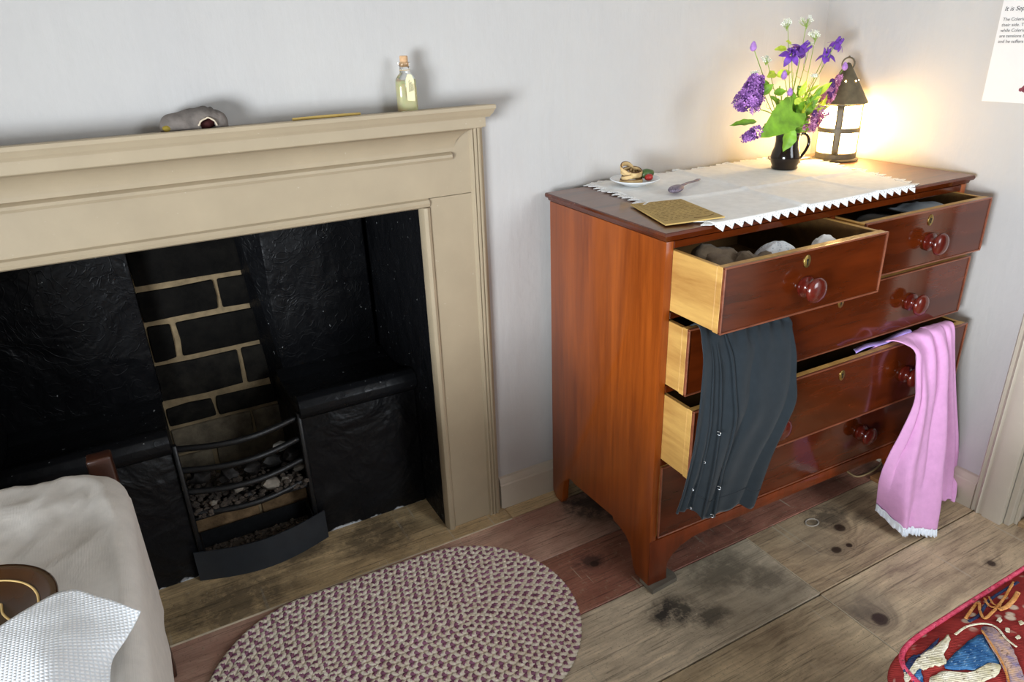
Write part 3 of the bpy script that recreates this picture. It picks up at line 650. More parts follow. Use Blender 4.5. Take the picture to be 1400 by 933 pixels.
lp = [None, None, (954, 449), (956, 470), (957, 500), (954, 540), (950, 575), (946, 605), (940, 635), (931, 665), (920, 697)]
rp = [None, None, (1076, 436), (1080, 450), (1085, 480), (1084, 512), (1082, 545), (1066, 582), (1051, 615), (1038, 650), (1026, 688)]
rows = [((0.025, -0.545, 0.742), (0.255, -0.548, 0.742)), ((0.03, -0.563, 0.757), (0.262, -0.566, 0.757))]
for y, l, r in list(zip(yA, lp, rp))[2:]: rows.append((at(*l, 1, y), at(*r, 1, y)))
def foldg(u, v):
    k = min(1, v * 2.0)
    f = 0.007 * math.sin(u * 8.5 + 0.6 + v * 2.2) * k + 0.0035 * math.sin(u * 19 + v * 5 + 1) * k + 0.003 * mnoise.noise(Vector((u * 5, v * 7, 1)))
    gath = 0.005 * math.sin(u * 46) * max(0, 1 - abs(v - 0.2) * 6)
    pl = 0.005 * math.sin(u * 62 + 1.0) * math.exp(-(u / 0.16) ** 2) * max(0, v - 0.4) * 2
    z = -0.006 * math.sin(u * 21 + 0.8) * max(0, v - 0.8) * 5 - 0.028 * max(0, v - 0.75) * 4 * math.exp(-((u - 0.42) / 0.16) ** 2)
    return Vector((0, -abs(f) - gath - pl - 0.004, z))
b, gfn = sheet(rows, foldg, 90, 70)
o = gp(mk('cloth', b, M['navy'], smooth=True)); solid(o, 0.003)
def strip(fn, u0, u1, v0, v1, n, hw, off, m, name):
    pts = [fn(lerp(u0, u1, i / n), lerp(v0, v1, i / n)) + Vector((0, -off, 0)) for i in range(n + 1)]
    return gp(mk(name, tube(pts, [hw * min(1.0, 0.15 + 3.0 * i / n) for i in range(n + 1)], 6, flat=0.5, up=(0, 1, 0)), m, smooth=True))
strip(gfn, 0.0, 1.0, 0.935, 0.935, 60, 0.0016, 0.002, M['navy_seam'], 'hem_seam')
strip(gfn, 0.09, 0.18, 0.3, 1.0, 30, 0.003, 0.004, M['navy'], 'placket_fold')
strip(gfn, 0.15, 0.30, 0.3, 1.0, 30, 0.0035, 0.005, M['navy'], 'placket_fold')
strip(gfn, 0.21, 0.46, 0.12, 1.0, 30, 0.0045, 0.005, M['navy'], 'placket_fold')
for u, v in ((0.2, 0.66), (0.11, 0.78), (0.36, 0.88), (0.08, 0.90), (0.40, 0.975), (0.13, 0.975)):
    c = gfn(u, v) + Vector((0, -0.012, 0))
    bm = tube(curve([c + Vector(q) * (0.95 if u > 0.15 else 0.5) for q in ((-0.004, 0, 0.005), (0.004, -0.002, 0.001), (0.001, -0.004, -0.004), (-0.004, -0.002, -0.002))], 5), 0.0009, 6)
    gp(mk('hook', bm, M['metal'], smooth=True))

pk = thing('pink_dress', 'pink cotton dress with white frilled hem hanging from the third drawer', 'dress', (0.78, -0.66, 0.02))
pinv = Vector(pk.location)
def pp(o): o.location = -pinv; o.parent = pk; return o
def foldp(s, amp, dy=0.0):
    def f(u, v):
        k = min(1, v * 3)
        a = amp * (math.sin(u * 7 + s + v * 1.6) + 0.4 * math.sin(u * 17 + s * 2 - v * 3) + 0.5 * mnoise.noise(Vector((u * 4, v * 5, s)))) * k
        return Vector((0.3 * a, -abs(a) - dy, 0.004 * math.sin(u * 12) * (v > 0.95)))
    return f
main = [((0.615, -0.585, 0.555), (0.80, -0.585, 0.560)), (Vector((0.650, -0.606, 0.584)), Vector((0.835, -0.608, 0.584))), (Vector((0.668, -0.634, 0.580)), Vector((0.830, -0.636, 0.582)))]
for l, r, yl, yr in (((1240, 482), (1289, 480), -0.650, -0.646), ((1240, 512), (1288, 515), -0.662, -0.656), ((1238, 550), (1286, 550), -0.664, -0.666), ((1225, 590), (1284, 600), -0.662, -0.685), ((1209, 624), (1282, 640), -0.655, -0.705), ((1199, 655), (1280, 685), -0.643, -0.727)):
    main.append((at(*l, 1, yl), at(*r, 1, yr)))
main.append((at(1194, 688, 2, 0.062), at(1278, 716, 2, 0.036)))
def fm(u, v):
    bow = max(0, v - 0.25) / 0.75 * math.sin(PI * u)
    return foldp(0.7, 0.017)(u, v) + Vector((-0.03, -0.034, -0.012)) * bow
b, mfn = sheet(main, fm, 70, 60)
solid(pp(mk('skirt', b, M['pink'], smooth=True)), 0.003)
# second fall of cloth, shorter and set back
sec = [((0.80, -0.585, 0.560), (0.90, -0.585, 0.562)), (Vector((0.79, -0.607, 0.586)), Vector((0.889, -0.610, 0.584))), (Vector((0.79, -0.634, 0.580)), Vector((0.884, -0.637, 0.580)))]
for l, r, yl, yr in (((1270, 480), (1305, 480), -0.644, -0.644), ((1274, 540), (1306, 535), -0.646, -0.646), ((1276, 600), (1308, 595), -0.650, -0.650)):
    sec.append((at(*l, 1, yl), at(*r, 1, yr)))
sec.append((at(1278, 650, 1, -0.668), at(1307, 645, 1, -0.660))); sec.append((at(1279, 683, 2, 0.045), at(1303, 683, 2, 0.035)))
b, sfn = sheet(sec, foldp(2.1, 0.007), 36, 50)
solid(pp(mk('skirt', b, M['pink'], smooth=True)), 0.003)
# white frill along the hem of the front fall
def fr_fn(u, v):
    p = mfn(u, 0.97 + 0.03 * min(1, v * 2)); q = mfn(u, 1.0)
    ple = 0.004 * math.sin(u * 120) * v
    return Vector((p.x - 0.004 * v + ple * 0.6, p.y - 0.004 * v + ple, q.z - 0.026 * v + 0.006 + 0.002 * math.sin(u * 47)))
solid(pp(mk('frill', grid(fr_fn, 130, 6), M['frill'], smooth=True)), 0.0015)
b = grid(lambda u, v: sfn(lerp(0.0, 0.12, u), 0.97) + Vector((-0.004, 0.004, -0.02 * v)), 4, 3)
solid(pp(mk('frill', b, M['frill'])), 0.0015)
# lining folded over the drawer edge
ln = [(at(1169, 466, 1, -0.565), at(1240, 446, 1, -0.565)), (at(1169, 480, 1, -0.602), at(1243, 459, 1, -0.600)), (at(1170, 486, 1, -0.612), at(1243, 470, 1, -0.612))]
ln = [(Vector((a.x, a.y, 0.578 - (0.02 if i == 0 else 0.0))), Vector((c.x, c.y, 0.582 - (0.02 if i == 0 else 0.0)))) for i, (a, c) in enumerate(ln)]
b, _ = sheet(ln, lambda u, v: Vector((0, 0, 0.004 * math.sin(u * 9) + 0.003 * v)), 24, 10)
solid(pp(mk('lining', b, M['lilac_lining'], smooth=True)), 0.003)

# ------------------------------------------------------------------ things in the drawers
def bundle(name, lab, cat, cen, size, m, seed, amp=0.3, freq=1.6):
    return tag(lump(name, cen, size, m, None, seed, amp, 4, freq), lab, cat)
z = 0.785
bundle('stocking_bundle', 'brown grey rolled stocking in the open top drawer nearest the drawer side', 'stocking', Vector((0.135, -0.505, 0.836)), (0.075, 0.055, 0.056), M['stocking'], 3)
bundle('stocking_bundle', 'brown grey rolled stocking beside the white lace cap in the drawer', 'stocking', Vector((0.185, -0.565, 0.834)), (0.065, 0.050, 0.054), M['stocking'], 11)
def cap_fn(u, v):
    a = u * 2 * PI; r = 0.075 * math.sin(v * PI / 2) ; 
    sc = 1 + (0.05 * math.sin(a * 14) if v > 0.9 else 0)
    return Vector((0.268 + r * sc * math.cos(a) * 0.85, -0.555 + 0.62 * r * sc * math.sin(a), 0.815 + 0.078 * math.cos(v * PI / 2) ** 0.8 + 0.004 * math.sin(a * 6) * v))
t = NT('white_lace'); p = t.obj(); vo = t.n('ShaderNodeTexVoronoi', {'Vector': p, 'Scale': 150}).outputs[0]
M['lace'] = t.out(color=t.ramp(vo, [(0.1, hexc('#aab4bd')), (0.35, hexc('#eef1f4'))]), rough=0.9, normal=t.bump(vo, 0.5, 0.003))
cp_ = tag(mk('lace_cap', grid(cap_fn, 84, 14), M['lace'], smooth=True), 'white lace cap with a scalloped edge in the open top drawer', 'cap'); solid(cp_, 0.002)
b = bmesh.new()
bundle('folded_linen', 'white folded linen corner showing over the open drawer front', 'linen', Vector((0.372, -0.592, 0.838)), (0.045, 0.03, 0.060), M['white_linen'], 5, 0.2)
def fold_cloth(cx, cy, z, sx, sy, rot):
    def fn(u, v):
        x, y = (u - 0.5) * sx, (v - 0.5) * sy
        return cw(cx + x * math.cos(rot) - y * math.sin(rot), cy + x * math.sin(rot) + y * math.cos(rot), z + 0.008 * mnoise.noise(Vector((u * 3, v * 3, z * 9))) + 0.012 * math.sin(u * PI) * math.sin(v * PI))
    return grid(fn, 16, 12)
o = mk('folded_cloth', fold_cloth(0.875, -0.445, 0.872, 0.13, 0.11, 0.1), M['pale_cloth'], smooth=True); solid(o, 0.004)
tag(o, 'pale grey blue folded cloth in the top drawer below the lantern', 'cloth')
bundle('linen_stack', 'brown grey linen pile filling the top drawer under the folded cloth', 'linen', cw(0.80, -0.42, 0.822), (0.14, 0.10, 0.036), M['stocking'], 21, 0.15)

# ------------------------------------------------------------------ runner and things on the chest
ru = thing('table_runner', 'white linen runner with a zigzag lace edge across the chest top', 'runner', (0.47, -0.29, TOP))
BL, BR, FR, FL = Vector((0.134, -0.026)), Vector((0.875, -0.045)), Vector((0.757, -0.533)), Vector((0.100, -0.5285))
def rz(x, y):
    n = 0.0022 * mnoise.noise(Vector((x * 9, y * 9, 3))) + 0.0045 * math.exp(-((x - 0.40 - 0.12 * (y + 0.3)) / 0.010) ** 2) + 0.0045 * math.exp(-((y + 0.30 + 0.05 * x) / 0.009) ** 2) + 0.003 * math.exp(-((x - 0.62) / 0.008) ** 2)
    loc_y = y - CHO.y - math.sin(CHR) * x
    drop = max(0.0, -loc_y - (D + 0.017)) * 1.5
    return TOP + 0.0034 + n - drop
def rfn(u, v):
    p = BL.lerp(BR, u).lerp(FL.lerp(FR, u), v)
    return Vector((p.x, p.y, rz(p.x, p.y))) - Vector((0.47, -0.29, TOP))
solid(mk('linen', grid(rfn, 90, 64), M['white_linen'], ru, True), 0.0014)
# lace: a row of holed triangles on all four edges
t = NT('lace_edging'); p = t.obj(); vo = t.n('ShaderNodeTexVoronoi', {'Vector': p, 'Scale': 260}).outputs[0]
M['lace_edge'] = t.out(color=t.ramp(vo, [(0.18, hexc('#9c9a98')), (0.34, hexc('#f4f4f2'))]), rough=0.9)
def lace(a, c, out, n, hang, name='lace_edge'):
    b = bmesh.new()
    for i in range(n):
        p0, p1 = a.lerp(c, i / n), a.lerp(c, (i + 1) / n); mid = (p0 + p1) / 2
        L = 0.029 * R.uniform(0.9, 1.1); k = 5; jit = R.uniform(-0.25, 0.25)
        def P(p, q):
            x, y = p.x + out.x * q * (1 - hang), p.y + out.y * q * (1 - hang)
            base = rz(p.x, p.y)
            return Vector((x, y, base - hang * q * 0.9 + (0 if hang else 0.0015 * math.sin(i * 1.7)))) - Vector((0.47, -0.29, TOP))
        q0 = [P(p0, 0), P(p1, 0), P(p1, L * 0.28), P(mid + (p1 - p0) * jit * 0.2, L), P(p0, L * 0.28)]
        b.faces.new([b.verts.new(v) for v in q0])
    solid(mk(name, b, M['lace_edge'], ru), 0.0012)
def out2(a, c): d = (c - a).normalized(); return Vector((d.y, -d.x))
lace(FL, FR, out2(FR, FL) * -1 if out2(FL, FR).y > 0 else out2(FL, FR), 24, 0.55)
lace(BL, FL, Vector((-1, 0)), 22, 0.0); lace(BR, FR, Vector((1, -0.15)), 22, 0.0); lace(BL, BR, Vector((0, 0.5)), 32, 0.0)
def RZ_(x, y): return rz(x, y) + 0.0012
# saucer
PC = Vector((0.213, -0.115)); pz = RZ_(PC.x, PC.y)
pl = lathe([(0, 0.0), (0.030, 0.0), (0.032, 0.003), (0.036, 0.0035), (0.052, 0.009), (0.064, 0.0155), (0.0655, 0.0165), (0.064, 0.0175), (0.050, 0.0115), (0.034, 0.0065), (0, 0.006)], 48, (PC.x, PC.y, pz + 0.0008))
tag(mk('saucer', pl, M['china'], smooth=True), 'white china saucer holding coiled tape on the runner end', 'saucer')
tc = thing('tape_coil', 'coil of buff tape with brown edges lying in the white saucer', 'tape', (PC.x - 0.012, PC.y, pz + 0.007))
def loop(cx, cy, cz, r1, r2, tilt, yaw, wdt=0.0065):
    pts = []
    for i in range(28):
        a = 2 * PI * i / 28; v = Vector((r1 * math.cos(a), r2 * math.sin(a), 0.0015 * math.sin(a * 2)))
        v = Matrix.Rotation(tilt, 3, 'X') @ v; v = Matrix.Rotation(yaw, 3, 'Z') @ v; pts.append(v + Vector((cx, cy, cz)))
    return pts
for cx, cy, cz, r1, r2, ti, ya in ((0, 0, 0.007, 0.034, 0.024, 0.06, 0.3), (0.002, 0.002, 0.018, 0.033, 0.023, -0.12, 0.5), (0.0, 0.0, 0.029, 0.030, 0.021, 0.2, 0.1), (-0.010, 0.004, 0.036, 0.027, 0.018, 0.75, 0.5), (0.006, -0.004, 0.026, 0.032, 0.012, 0.3, 0.9)):
    P_ = loop(cx, cy, cz, r1, r2, ti, ya)
    mk('tape_loop', tube(P_, 0.0028, 8, True, flat=2.0, up=(0, 0, 1)), M['strap'], tc, True)
    mk('tape_edge', tube([p + Vector((0, 0, 0.0050)) for p in P_], 0.0014, 6, True), M['strap_edge'], tc, True)
tag(lump('green_fruit', (PC.x + 0.036, PC.y - 0.004, pz + 0.026), (0.021, 0.015, 0.013), M['green_skin'], None, 2, 0.1, 3), 'dark green fruit lying in the saucer beside the tape coil', 'fruit')
tag(lump('red_fruit', (PC.x + 0.025, PC.y - 0.026, pz + 0.021), (0.012, 0.009, 0.009), M['red_skin'], None, 4, 0.1, 3), 'small red fruit in front of the green fruit in the saucer', 'fruit')
# spoon
s0, s1 = Vector((0.212, -0.270)), Vector((0.405, -0.168))
sp = thing('silver_spoon', 'chased silver spoon lying face down on the white runner', 'spoon', (s0.x, s0.y, RZ_(s0.x, s0.y)), math.atan2(s1.y - s0.y, s1.x - s0.x))
Ls = (s1 - s0).length
b = bmesh.new(); bmesh.ops.create_uvsphere(b, u_segments=24, v_segments=14, radius=1)
for v in b.verts: v.co = Vector((v.co.x * 0.031 * (1 + 0.12 * v.co.x) + 0.012, v.co.y * 0.017, 0.0105 + v.co.z * 0.0085 + (v.co.x + 1) * 0.001))
mk('bowl', b, M['silver'], sp, True)
mk('handle', tube([(0.040, 0, 0.011), (0.055, 0, 0.0125), (0.09, 0, 0.012), (0.13, 0, 0.008), (0.165, 0, 0.006), (Ls - 0.035, 0, 0.005)], [0.003, 0.0045, 0.0042, 0.004, 0.0055, 0.0025], 10, flat=0.6), M['silver'], sp, True)
# card with handwriting
c0 = [at(862, 279, 2, TOP + 0.006), at(931, 272, 2, TOP + 0.009), at(991, 296, 2, TOP + 0.011), at(910, 307, 2, TOP + 0.006)]
cc = sum(c0, Vector()) / 4
cdn = thing('handwritten_card', 'aged tan card with faint brown handwriting on the chest corner', 'card', cc)
b = bmesh.new()
vv = [b.verts.new(p - cc) for p in c0]; f = b.faces.new(vv)
if f.normal.z < 0: pass
ex = bmesh.ops.extrude_face_region(b, geom=[f]); bmesh.ops.translate(b, vec=(0, 0, -0.003), verts=[q for q in ex['geom'] if isinstance(q, bmesh.types.BMVert)])
mk('card', b, M['card_paper'], cdn)
A, B_, C_, D_ = [p - cc for p in c0]
def cpt(u, v): return A.lerp(B_, u).lerp(D_.lerp(C_, u), v)
b = bmesh.new()
for r_ in range(13):
    v = 0.07 + 0.066 * r_ ; x = 0.07
    while x < (0.9 if r_ < 12 else 0.5):
        L = R.uniform(0.05, 0.14); pts = []
        for i in range(int(L * 90)):
            u = x + L * i / (L * 90); pts.append(cpt(u, v + 0.011 * math.sin(i * 1.9 + r_) * (0.6 + 0.5 * math.sin(i * 0.7))) + Vector((0, 0, 0.0004)))
        if len(pts) > 2: tube(pts, 0.00035, 3, bm=b)
        x += L + 0.025
stuff(mk('handwriting', b, M['card_ink'], cdn))
b = tube(curve([cpt(0.55, 0.9) , cpt(0.68, 0.92), cpt(0.8, 0.9), cpt(0.92, 0.86)], 6), 0.0009, 5)
for v in b.verts: v.co.z += 0.0005
mk('flourish', b, M['card_ink'], cdn)

# lantern
LC = Vector((0.925, -0.165)); LZ = TOP + 0.0005
la = thing('lantern', 'lit round tin lantern with a conical roof and ring on the chest', 'lantern', (LC.x, LC.y, LZ))
def lpt(name, bm, m, deg=40): return auto(mk(name, bm, m, la), deg)
t = NT('lit_horn_pane'); M['pane'] = t.out(color=(0.9, 0.8, 0.6, 1), rough=0.5, emit=(1.0, 0.62, 0.22, 1), emits=66.0)
RL = 0.056
lpt('base', lathe([(0, 0), (0.064, 0), (0.065, 0.003), (0.063, 0.006), (RL + 0.001, 0.008), (RL + 0.001, 0.022), (RL - 0.001, 0.024), (0, 0.024)], 40), M['lacquer'])
for k in range(4):
    for z0, z1 in ((0.0245, 0.083), (0.094, 0.158)):
        a0, a1 = k * PI / 2 - 0.95 + 0.09, (k + 1) * PI / 2 - 0.95 - 0.09; b = bmesh.new()
        def pf(u, v): a = lerp(a0, a1, u); return Vector(((RL - 0.003) * math.cos(a), (RL - 0.003) * math.sin(a), lerp(z0, z1, v)))
        lpt('pane', grid(pf, 10, 3), M['pane'])
    a = k * PI / 2 - 0.95; b = bmesh.new()
    def sf(u, v): q = a + lerp(-0.17, 0.17, u); return Vector((RL * math.cos(q), RL * math.sin(q), lerp(0.02, 0.162, v)))
    solid(lpt('upright_strap', grid(sf, 4, 8), M['lacquer']), 0.002)
lpt('band', lathe([(RL - 0.002, 0.081), (RL + 0.0025, 0.082), (RL + 0.0025, 0.095), (RL - 0.002, 0.096)], 40), M['lacquer'])
lpt('band', lathe([(RL - 0.002, 0.157), (RL + 0.002, 0.158), (RL + 0.002, 0.168), (RL - 0.002, 0.169)], 40), M['lacquer'])
lpt('roof', lathe([(0, 0.166), (RL, 0.166), (0.066, 0.162), (0.068, 0.163), (0.066, 0.167), (0.011, 0.262), (0.006, 0.270), (0, 0.272)], 48), M['lacquer'])
for k in range(7):
    a = k * 2 * PI / 7 + 0.2; b = bmesh.new(); bmesh.ops.create_uvsphere(b, u_segments=10, v_segments=6, radius=0.0022, matrix=Matrix.Translation((0.0335 * math.cos(a), 0.0335 * math.sin(a), 0.2232)))
    lpt('vent_hole', b, M['pane'])
lpt('ring', tube([(0.017 * math.cos(x) * 0.8, -0.017 * math.cos(x) * 0.6, 0.268 + 0.017 * math.sin(x)) for x in [2 * PI * i / 24 for i in range(24)]], 0.0022, 8, closed=True), M['lacquer'])
b = bmesh.new(); bmesh.ops.create_uvsphere(b, u_segments=10, v_segments=6, radius=0.003, matrix=Matrix.Translation((0.0, 0.0, 0.287))); lpt('finial', b, M['lacquer'])
lpt('cable', tube(curve([(-0.058, 0.012, 0.004), (-0.085, 0.03, 0.006), (-0.12, 0.03, 0.006), (-0.16, 0.02, 0.005), (-0.19, 0.055, 0.004), (-0.16, 0.105, 0.004), (-0.13, 0.135, 0.004)], 8), 0.0022, 8), M['cable'])
# flex lying on the floor behind the chest foot
fx = [at(1157, 644, 2, 0.004), at(1172, 652, 2, 0.004), at(1192, 645, 2, 0.004), at(1204, 634, 2, 0.004), at(1200, 628, 2, 0.004), at(1185, 630, 2, 0.004)]
tag(mk('electric_flex', tube(curve(fx, 8), 0.003, 8), M['flex'], smooth=True), 'buff electric flex looped on the floor under the chest', 'cable')

# ------------------------------------------------------------------ mug and flowers
MC = Vector((0.683, -0.19)); MZ = RZ_(0.683, -0.19) + 0.0004
mg = thing('brown_mug', 'dark brown glazed mug used as a vase beside the lantern', 'mug', (MC.x, MC.y, MZ))
mk('body', lathe([(0, 0), (0.034, 0), (0.036, 0.004), (0.034, 0.009), (0.039, 0.020), (0.0405, 0.032), (0.038, 0.045), (0.033, 0.060), (0.031, 0.075), (0.032, 0.088), (0.034, 0.097), (0.0325, 0.098), (0.030, 0.088), (0.029, 0.075), (0.030, 0.06), (0, 0.055)], 40), M['mug'], mg, True)
d = Vector((0.86, -0.35, 0)).normalized()
hp = [d * r + Vector((0, 0, z)) for r, z in ((0.030, 0.086), (0.043, 0.094), (0.058, 0.087), (0.064, 0.068), (0.058, 0.048), (0.047, 0.032), (0.040, 0.022), (0.042, 0.014))]
mk('handle', tube(curve(hp, 6), [0.0052] * 43, 10, flat=0.75), M['mug'], mg, True)
NECK = Vector((MC.x, MC.y, MZ + 0.093)); POT = Vector((MC.x, MC.y, MZ + 0.062))
def stem_pts(tip, bend=(0, 0, 0), k=0):
    off = Vector((math.cos(k * 2.4), math.sin(k * 2.4), 0)) * 0.016
    mid = (NECK + tip) / 2 + Vector(bend)
    return curve([POT + off * 0.6, NECK + off, mid + off * 0.4, tip], 7)
def sprig(name, label, cat, tip, bend=(0, 0, 0), k=0, rad=0.0013, group=None):
    th = thing(name, label, cat, POT, group=group)
    pts = [p - POT for p in stem_pts(tip, bend, k)]
    mk('stem', tube(pts, [rad * (1.15 - 0.4 * i / (len(pts) - 1)) for i in range(len(pts))], 6), M['stem'], th, True)
    return th, pts
def florets(th, cen, axis, length, rad, n, m, size=0.006, taper=True):
    """a lilac head: many four-petalled florets on a cone; one joined part"""
    b = bmesh.new(); ax = Vector(axis).normalized(); s = ax.orthogonal().normalized(); q = ax.cross(s)
    for i in range(n):
        h = R.random(); rr = rad * (1 - 0.65 * h if taper else 1) * (0.75 + 0.25 * R.random()) * min(1, 0.5 + h * 4)
        a = R.uniform(0, 2 * PI); c = cen + ax * (h * length) + (s * math.cos(a) + q * math.sin(a)) * rr
        nr = (s * math.cos(a) + q * math.sin(a) + ax * 0.4 + Vector((R.uniform(-.4, .4), R.uniform(-.4, .4), R.uniform(-.4, .4)))).normalized()
        u = nr.orthogonal().normalized(); w_ = nr.cross(u); ph = R.uniform(0, PI); sz = size * R.uniform(0.75, 1.15); cv_ = b.verts.new(c)
        for p in range(4):
            an = ph + p * PI / 2
            e1 = (u * math.cos(an - 0.5) + w_ * math.sin(an - 0.5)) * sz * 0.7 + nr * sz * 0.35; e2 = (u * math.cos(an) + w_ * math.sin(an)) * sz + nr * sz * 0.2; e3 = (u * math.cos(an + 0.5) + w_ * math.sin(an + 0.5)) * sz * 0.7 + nr * sz * 0.35
            b.faces.new((cv_, b.verts.new(c + e1), b.verts.new(c + e2), b.verts.new(c + e3)))
    core = lump('flower_core', cen + ax * length * 0.45, (rad * 0.55, rad * 0.55, length * 0.38 if abs(ax.z) > 0.6 else rad * 0.55), M['lilac_core'], th, 3, 0.2, 2)
    return stuff(mk('florets', b, m, th, fix=False))
def leaf(th, base, tip, width, m, nrm=(0.3, -0.8, 0.5), serr=0.0, heart=False, droop=0.0):
    base, tip = Vector(base), Vector(tip); d = tip - base; L = d.length; d.normalize(); n = Vector(nrm); n = (n - d * n.dot(d)).normalized(); s = d.cross(n)
    def fn(u, v):
        x = (u - 0.5) * 2
        if heart: wv = width * (math.sin(PI * min(1, (v * 0.94 + 0.06)) ** 0.62) ** 0.8)
        else: wv = width * math.sin(PI * min(1, v * 0.97 + 0.03) ** 0.75)
        wv *= 1 + serr * math.sin(v * 46) * abs(x)
        back = -0.18 * L * abs(x) ** 2 * (1 - v) if heart else 0
        return base + d * (L * v + back) + s * (x * wv) + n * (abs(x) * wv * 0.28 - droop * v * v * L + 0.0012 * math.sin(v * 20) * abs(x))
    return mk('leaf', grid(fn, 8, 16), m, th, True, fix=False)
def fat(px, py, y=-0.19): return at(px, py, 1, y) - POT
def fab(px, py, y=-0.19): return at(px, py, 1, y)
# lilac heads
th, p = sprig('lilac_sprig', 'large purple lilac head highest on the card side of the mug', 'lilac', fab(1040, 150, -0.22), (-0.01, -0.01, 0.02), 1, 0.002)
florets(th, fat(1018, 150, -0.225), (0.45, 0.0, 1.0), 0.085, 0.039, 300, M['lilac'], 0.0092)
florets(th, fat(1032, 140, -0.225), (0.12, 0, 1), 0.055, 0.021, 110, M['lilac'], 0.0088)
leaf(th, fat(1040, 128, -0.22), fat(1058, 115, -0.23), 0.012, M['leaf'])
th, p = sprig('lilac_sprig', 'small drooping purple lilac head lowest on the card side of the mug', 'lilac', fab(1030, 176, -0.23), (-0.02, -0.01, 0.01), 2, 0.0018)
florets(th, fat(1041, 178, -0.235), (-1, 0, -0.25), 0.065, 0.018, 90, M['lilac'], 0.0086)
leaf(th, fat(1034, 166, -0.23), fat(997, 172, -0.24), 0.012, M['leaf'], (0.1, -0.5, 0.9))
leaf(th, fat(1050, 170, -0.23), fat(1040, 187, -0.25), 0.012, M['leaf_dark'])
th, p = sprig('lilac_sprig', 'pinkish lilac head in front of the lantern roof', 'lilac', fab(1138, 135, -0.21), (0.01, -0.01, 0.0), 3, 0.0018)
florets(th, fat(1128, 137, -0.215), (0.62, 0, 0.8), 0.075, 0.02, 150, M['lilac_pink'], 0.0065)
leaf(th, fat(1120, 150, -0.21), fat(1132, 128, -0.22), 0.010, M['leaf_yellow'])
th, p = sprig('lilac_sprig', 'pinkish lilac head in front of the lit lantern pane', 'lilac', fab(1105, 172, -0.24), (0.01, -0.01, 0.01), 4, 0.0018)
florets(th, fat(1103, 178, -0.245), (0.75, 0, 0.66), 0.075, 0.018, 130, M['lilac_pink'], 0.0068, False)
# columbines: five spurred petals
def columbine(th, cen, size, tilt, m):
    b = bmesh.new(); Mx = Matrix.Rotation(tilt[0], 3, 'X') @ Matrix.Rotation(tilt[1], 3, 'Y')
    for i in range(5):
        a = 2 * PI * i / 5
        def fn(u, v):
            x = (u - 0.5) * 2 * 0.34 * size * math.sin(PI * min(1, v * 0.9 + 0.08)); r = size * (0.15 + 0.95 * v); zz = -size * 0.55 * v + size * 0.25 * math.sin(PI * v) - 0.1 * size * abs(u - 0.5)
            return cen + Mx @ Vector((r * math.cos(a) - x * math.sin(a), r * math.sin(a) + x * math.cos(a), zz))
        grid(fn, 4, 6, b)
        def fn2(u, v):
            aa = a + PI / 5; x = (u - 0.5) * 2 * 0.24 * size; return cen + Mx @ Vector((size * 0.35 * math.cos(aa) - x * math.sin(aa), size * 0.35 * math.sin(aa) + x * math.cos(aa), size * (0.35 - 0.95 * v)))
        grid(fn2, 3, 4, b)
        tube([cen + Mx @ Vector((size * 0.3 * math.cos(a + PI / 5), size * 0.3 * math.sin(a + PI / 5), size * 0.3)), cen + Mx @ Vector((size * 0.35 * math.cos(a + PI / 5), size * 0.35 * math.sin(a + PI / 5), size * 0.8))], [size * 0.12, size * 0.06], 6, bm=b)
    return mk('petals', b, m, th, True, fix=False)
for i, (q, y, lab, size, tilt) in enumerate((((1082, 75), -0.22, 'violet columbine flower lower of the pair above the mug', 0.019, (0.9, -0.5)), ((1097, 68), -0.20, 'violet columbine flower higher of the pair above the mug', 0.021, (0.7, 0.6)),
                                       ((1130, 76), -0.17, 'violet columbine flower nodding on the lantern side of the bouquet', 0.018, (0.2, -0.2)), ((1145, 60), -0.18, 'violet columbine flower hanging from an arched stem above the lantern', 0.0165, (0.3, 0.5)))):
    c = fab(*q, y); th, p = sprig('columbine', lab, 'columbine', c + Vector((0, 0, 0.004 if i < 2 else 0.012)), (0.0, 0.0, 0.01), 5 + i, 0.0012)
    columbine(th, c - POT, size * 1.4, tilt, M['violet'])
# mauve round buds
for i, (q, y, lab, r) in enumerate((((1030, 65), -0.20, 'mauve round bud on the tallest stem over the big lilac', 0.0085), ((1072, 104), -0.23, 'mauve round bud in the middle of the bouquet', 0.008), ((1080, 127), -0.24, 'mauve round bud lowest above the big green leaf', 0.0075), ((1155, 92), -0.20, 'mauve bud leaning over the lantern ring', 0.008))):
    c = fab(*q, y); th, p = sprig('allium', lab, 'bud', c, (0.004 * i, 0, 0), 9 + i, 0.0013)
    b = bmesh.new(); bmesh.ops.create_uvsphere(b, u_segments=14, v_segments=10, radius=1)
    for v in b.verts: v.co = c - POT + Vector((v.co.x * r, v.co.y * r, v.co.z * r * 1.1 + max(0, v.co.z) ** 3 * r * 0.7))
    mk('bud', b, M['allium'], th, True)
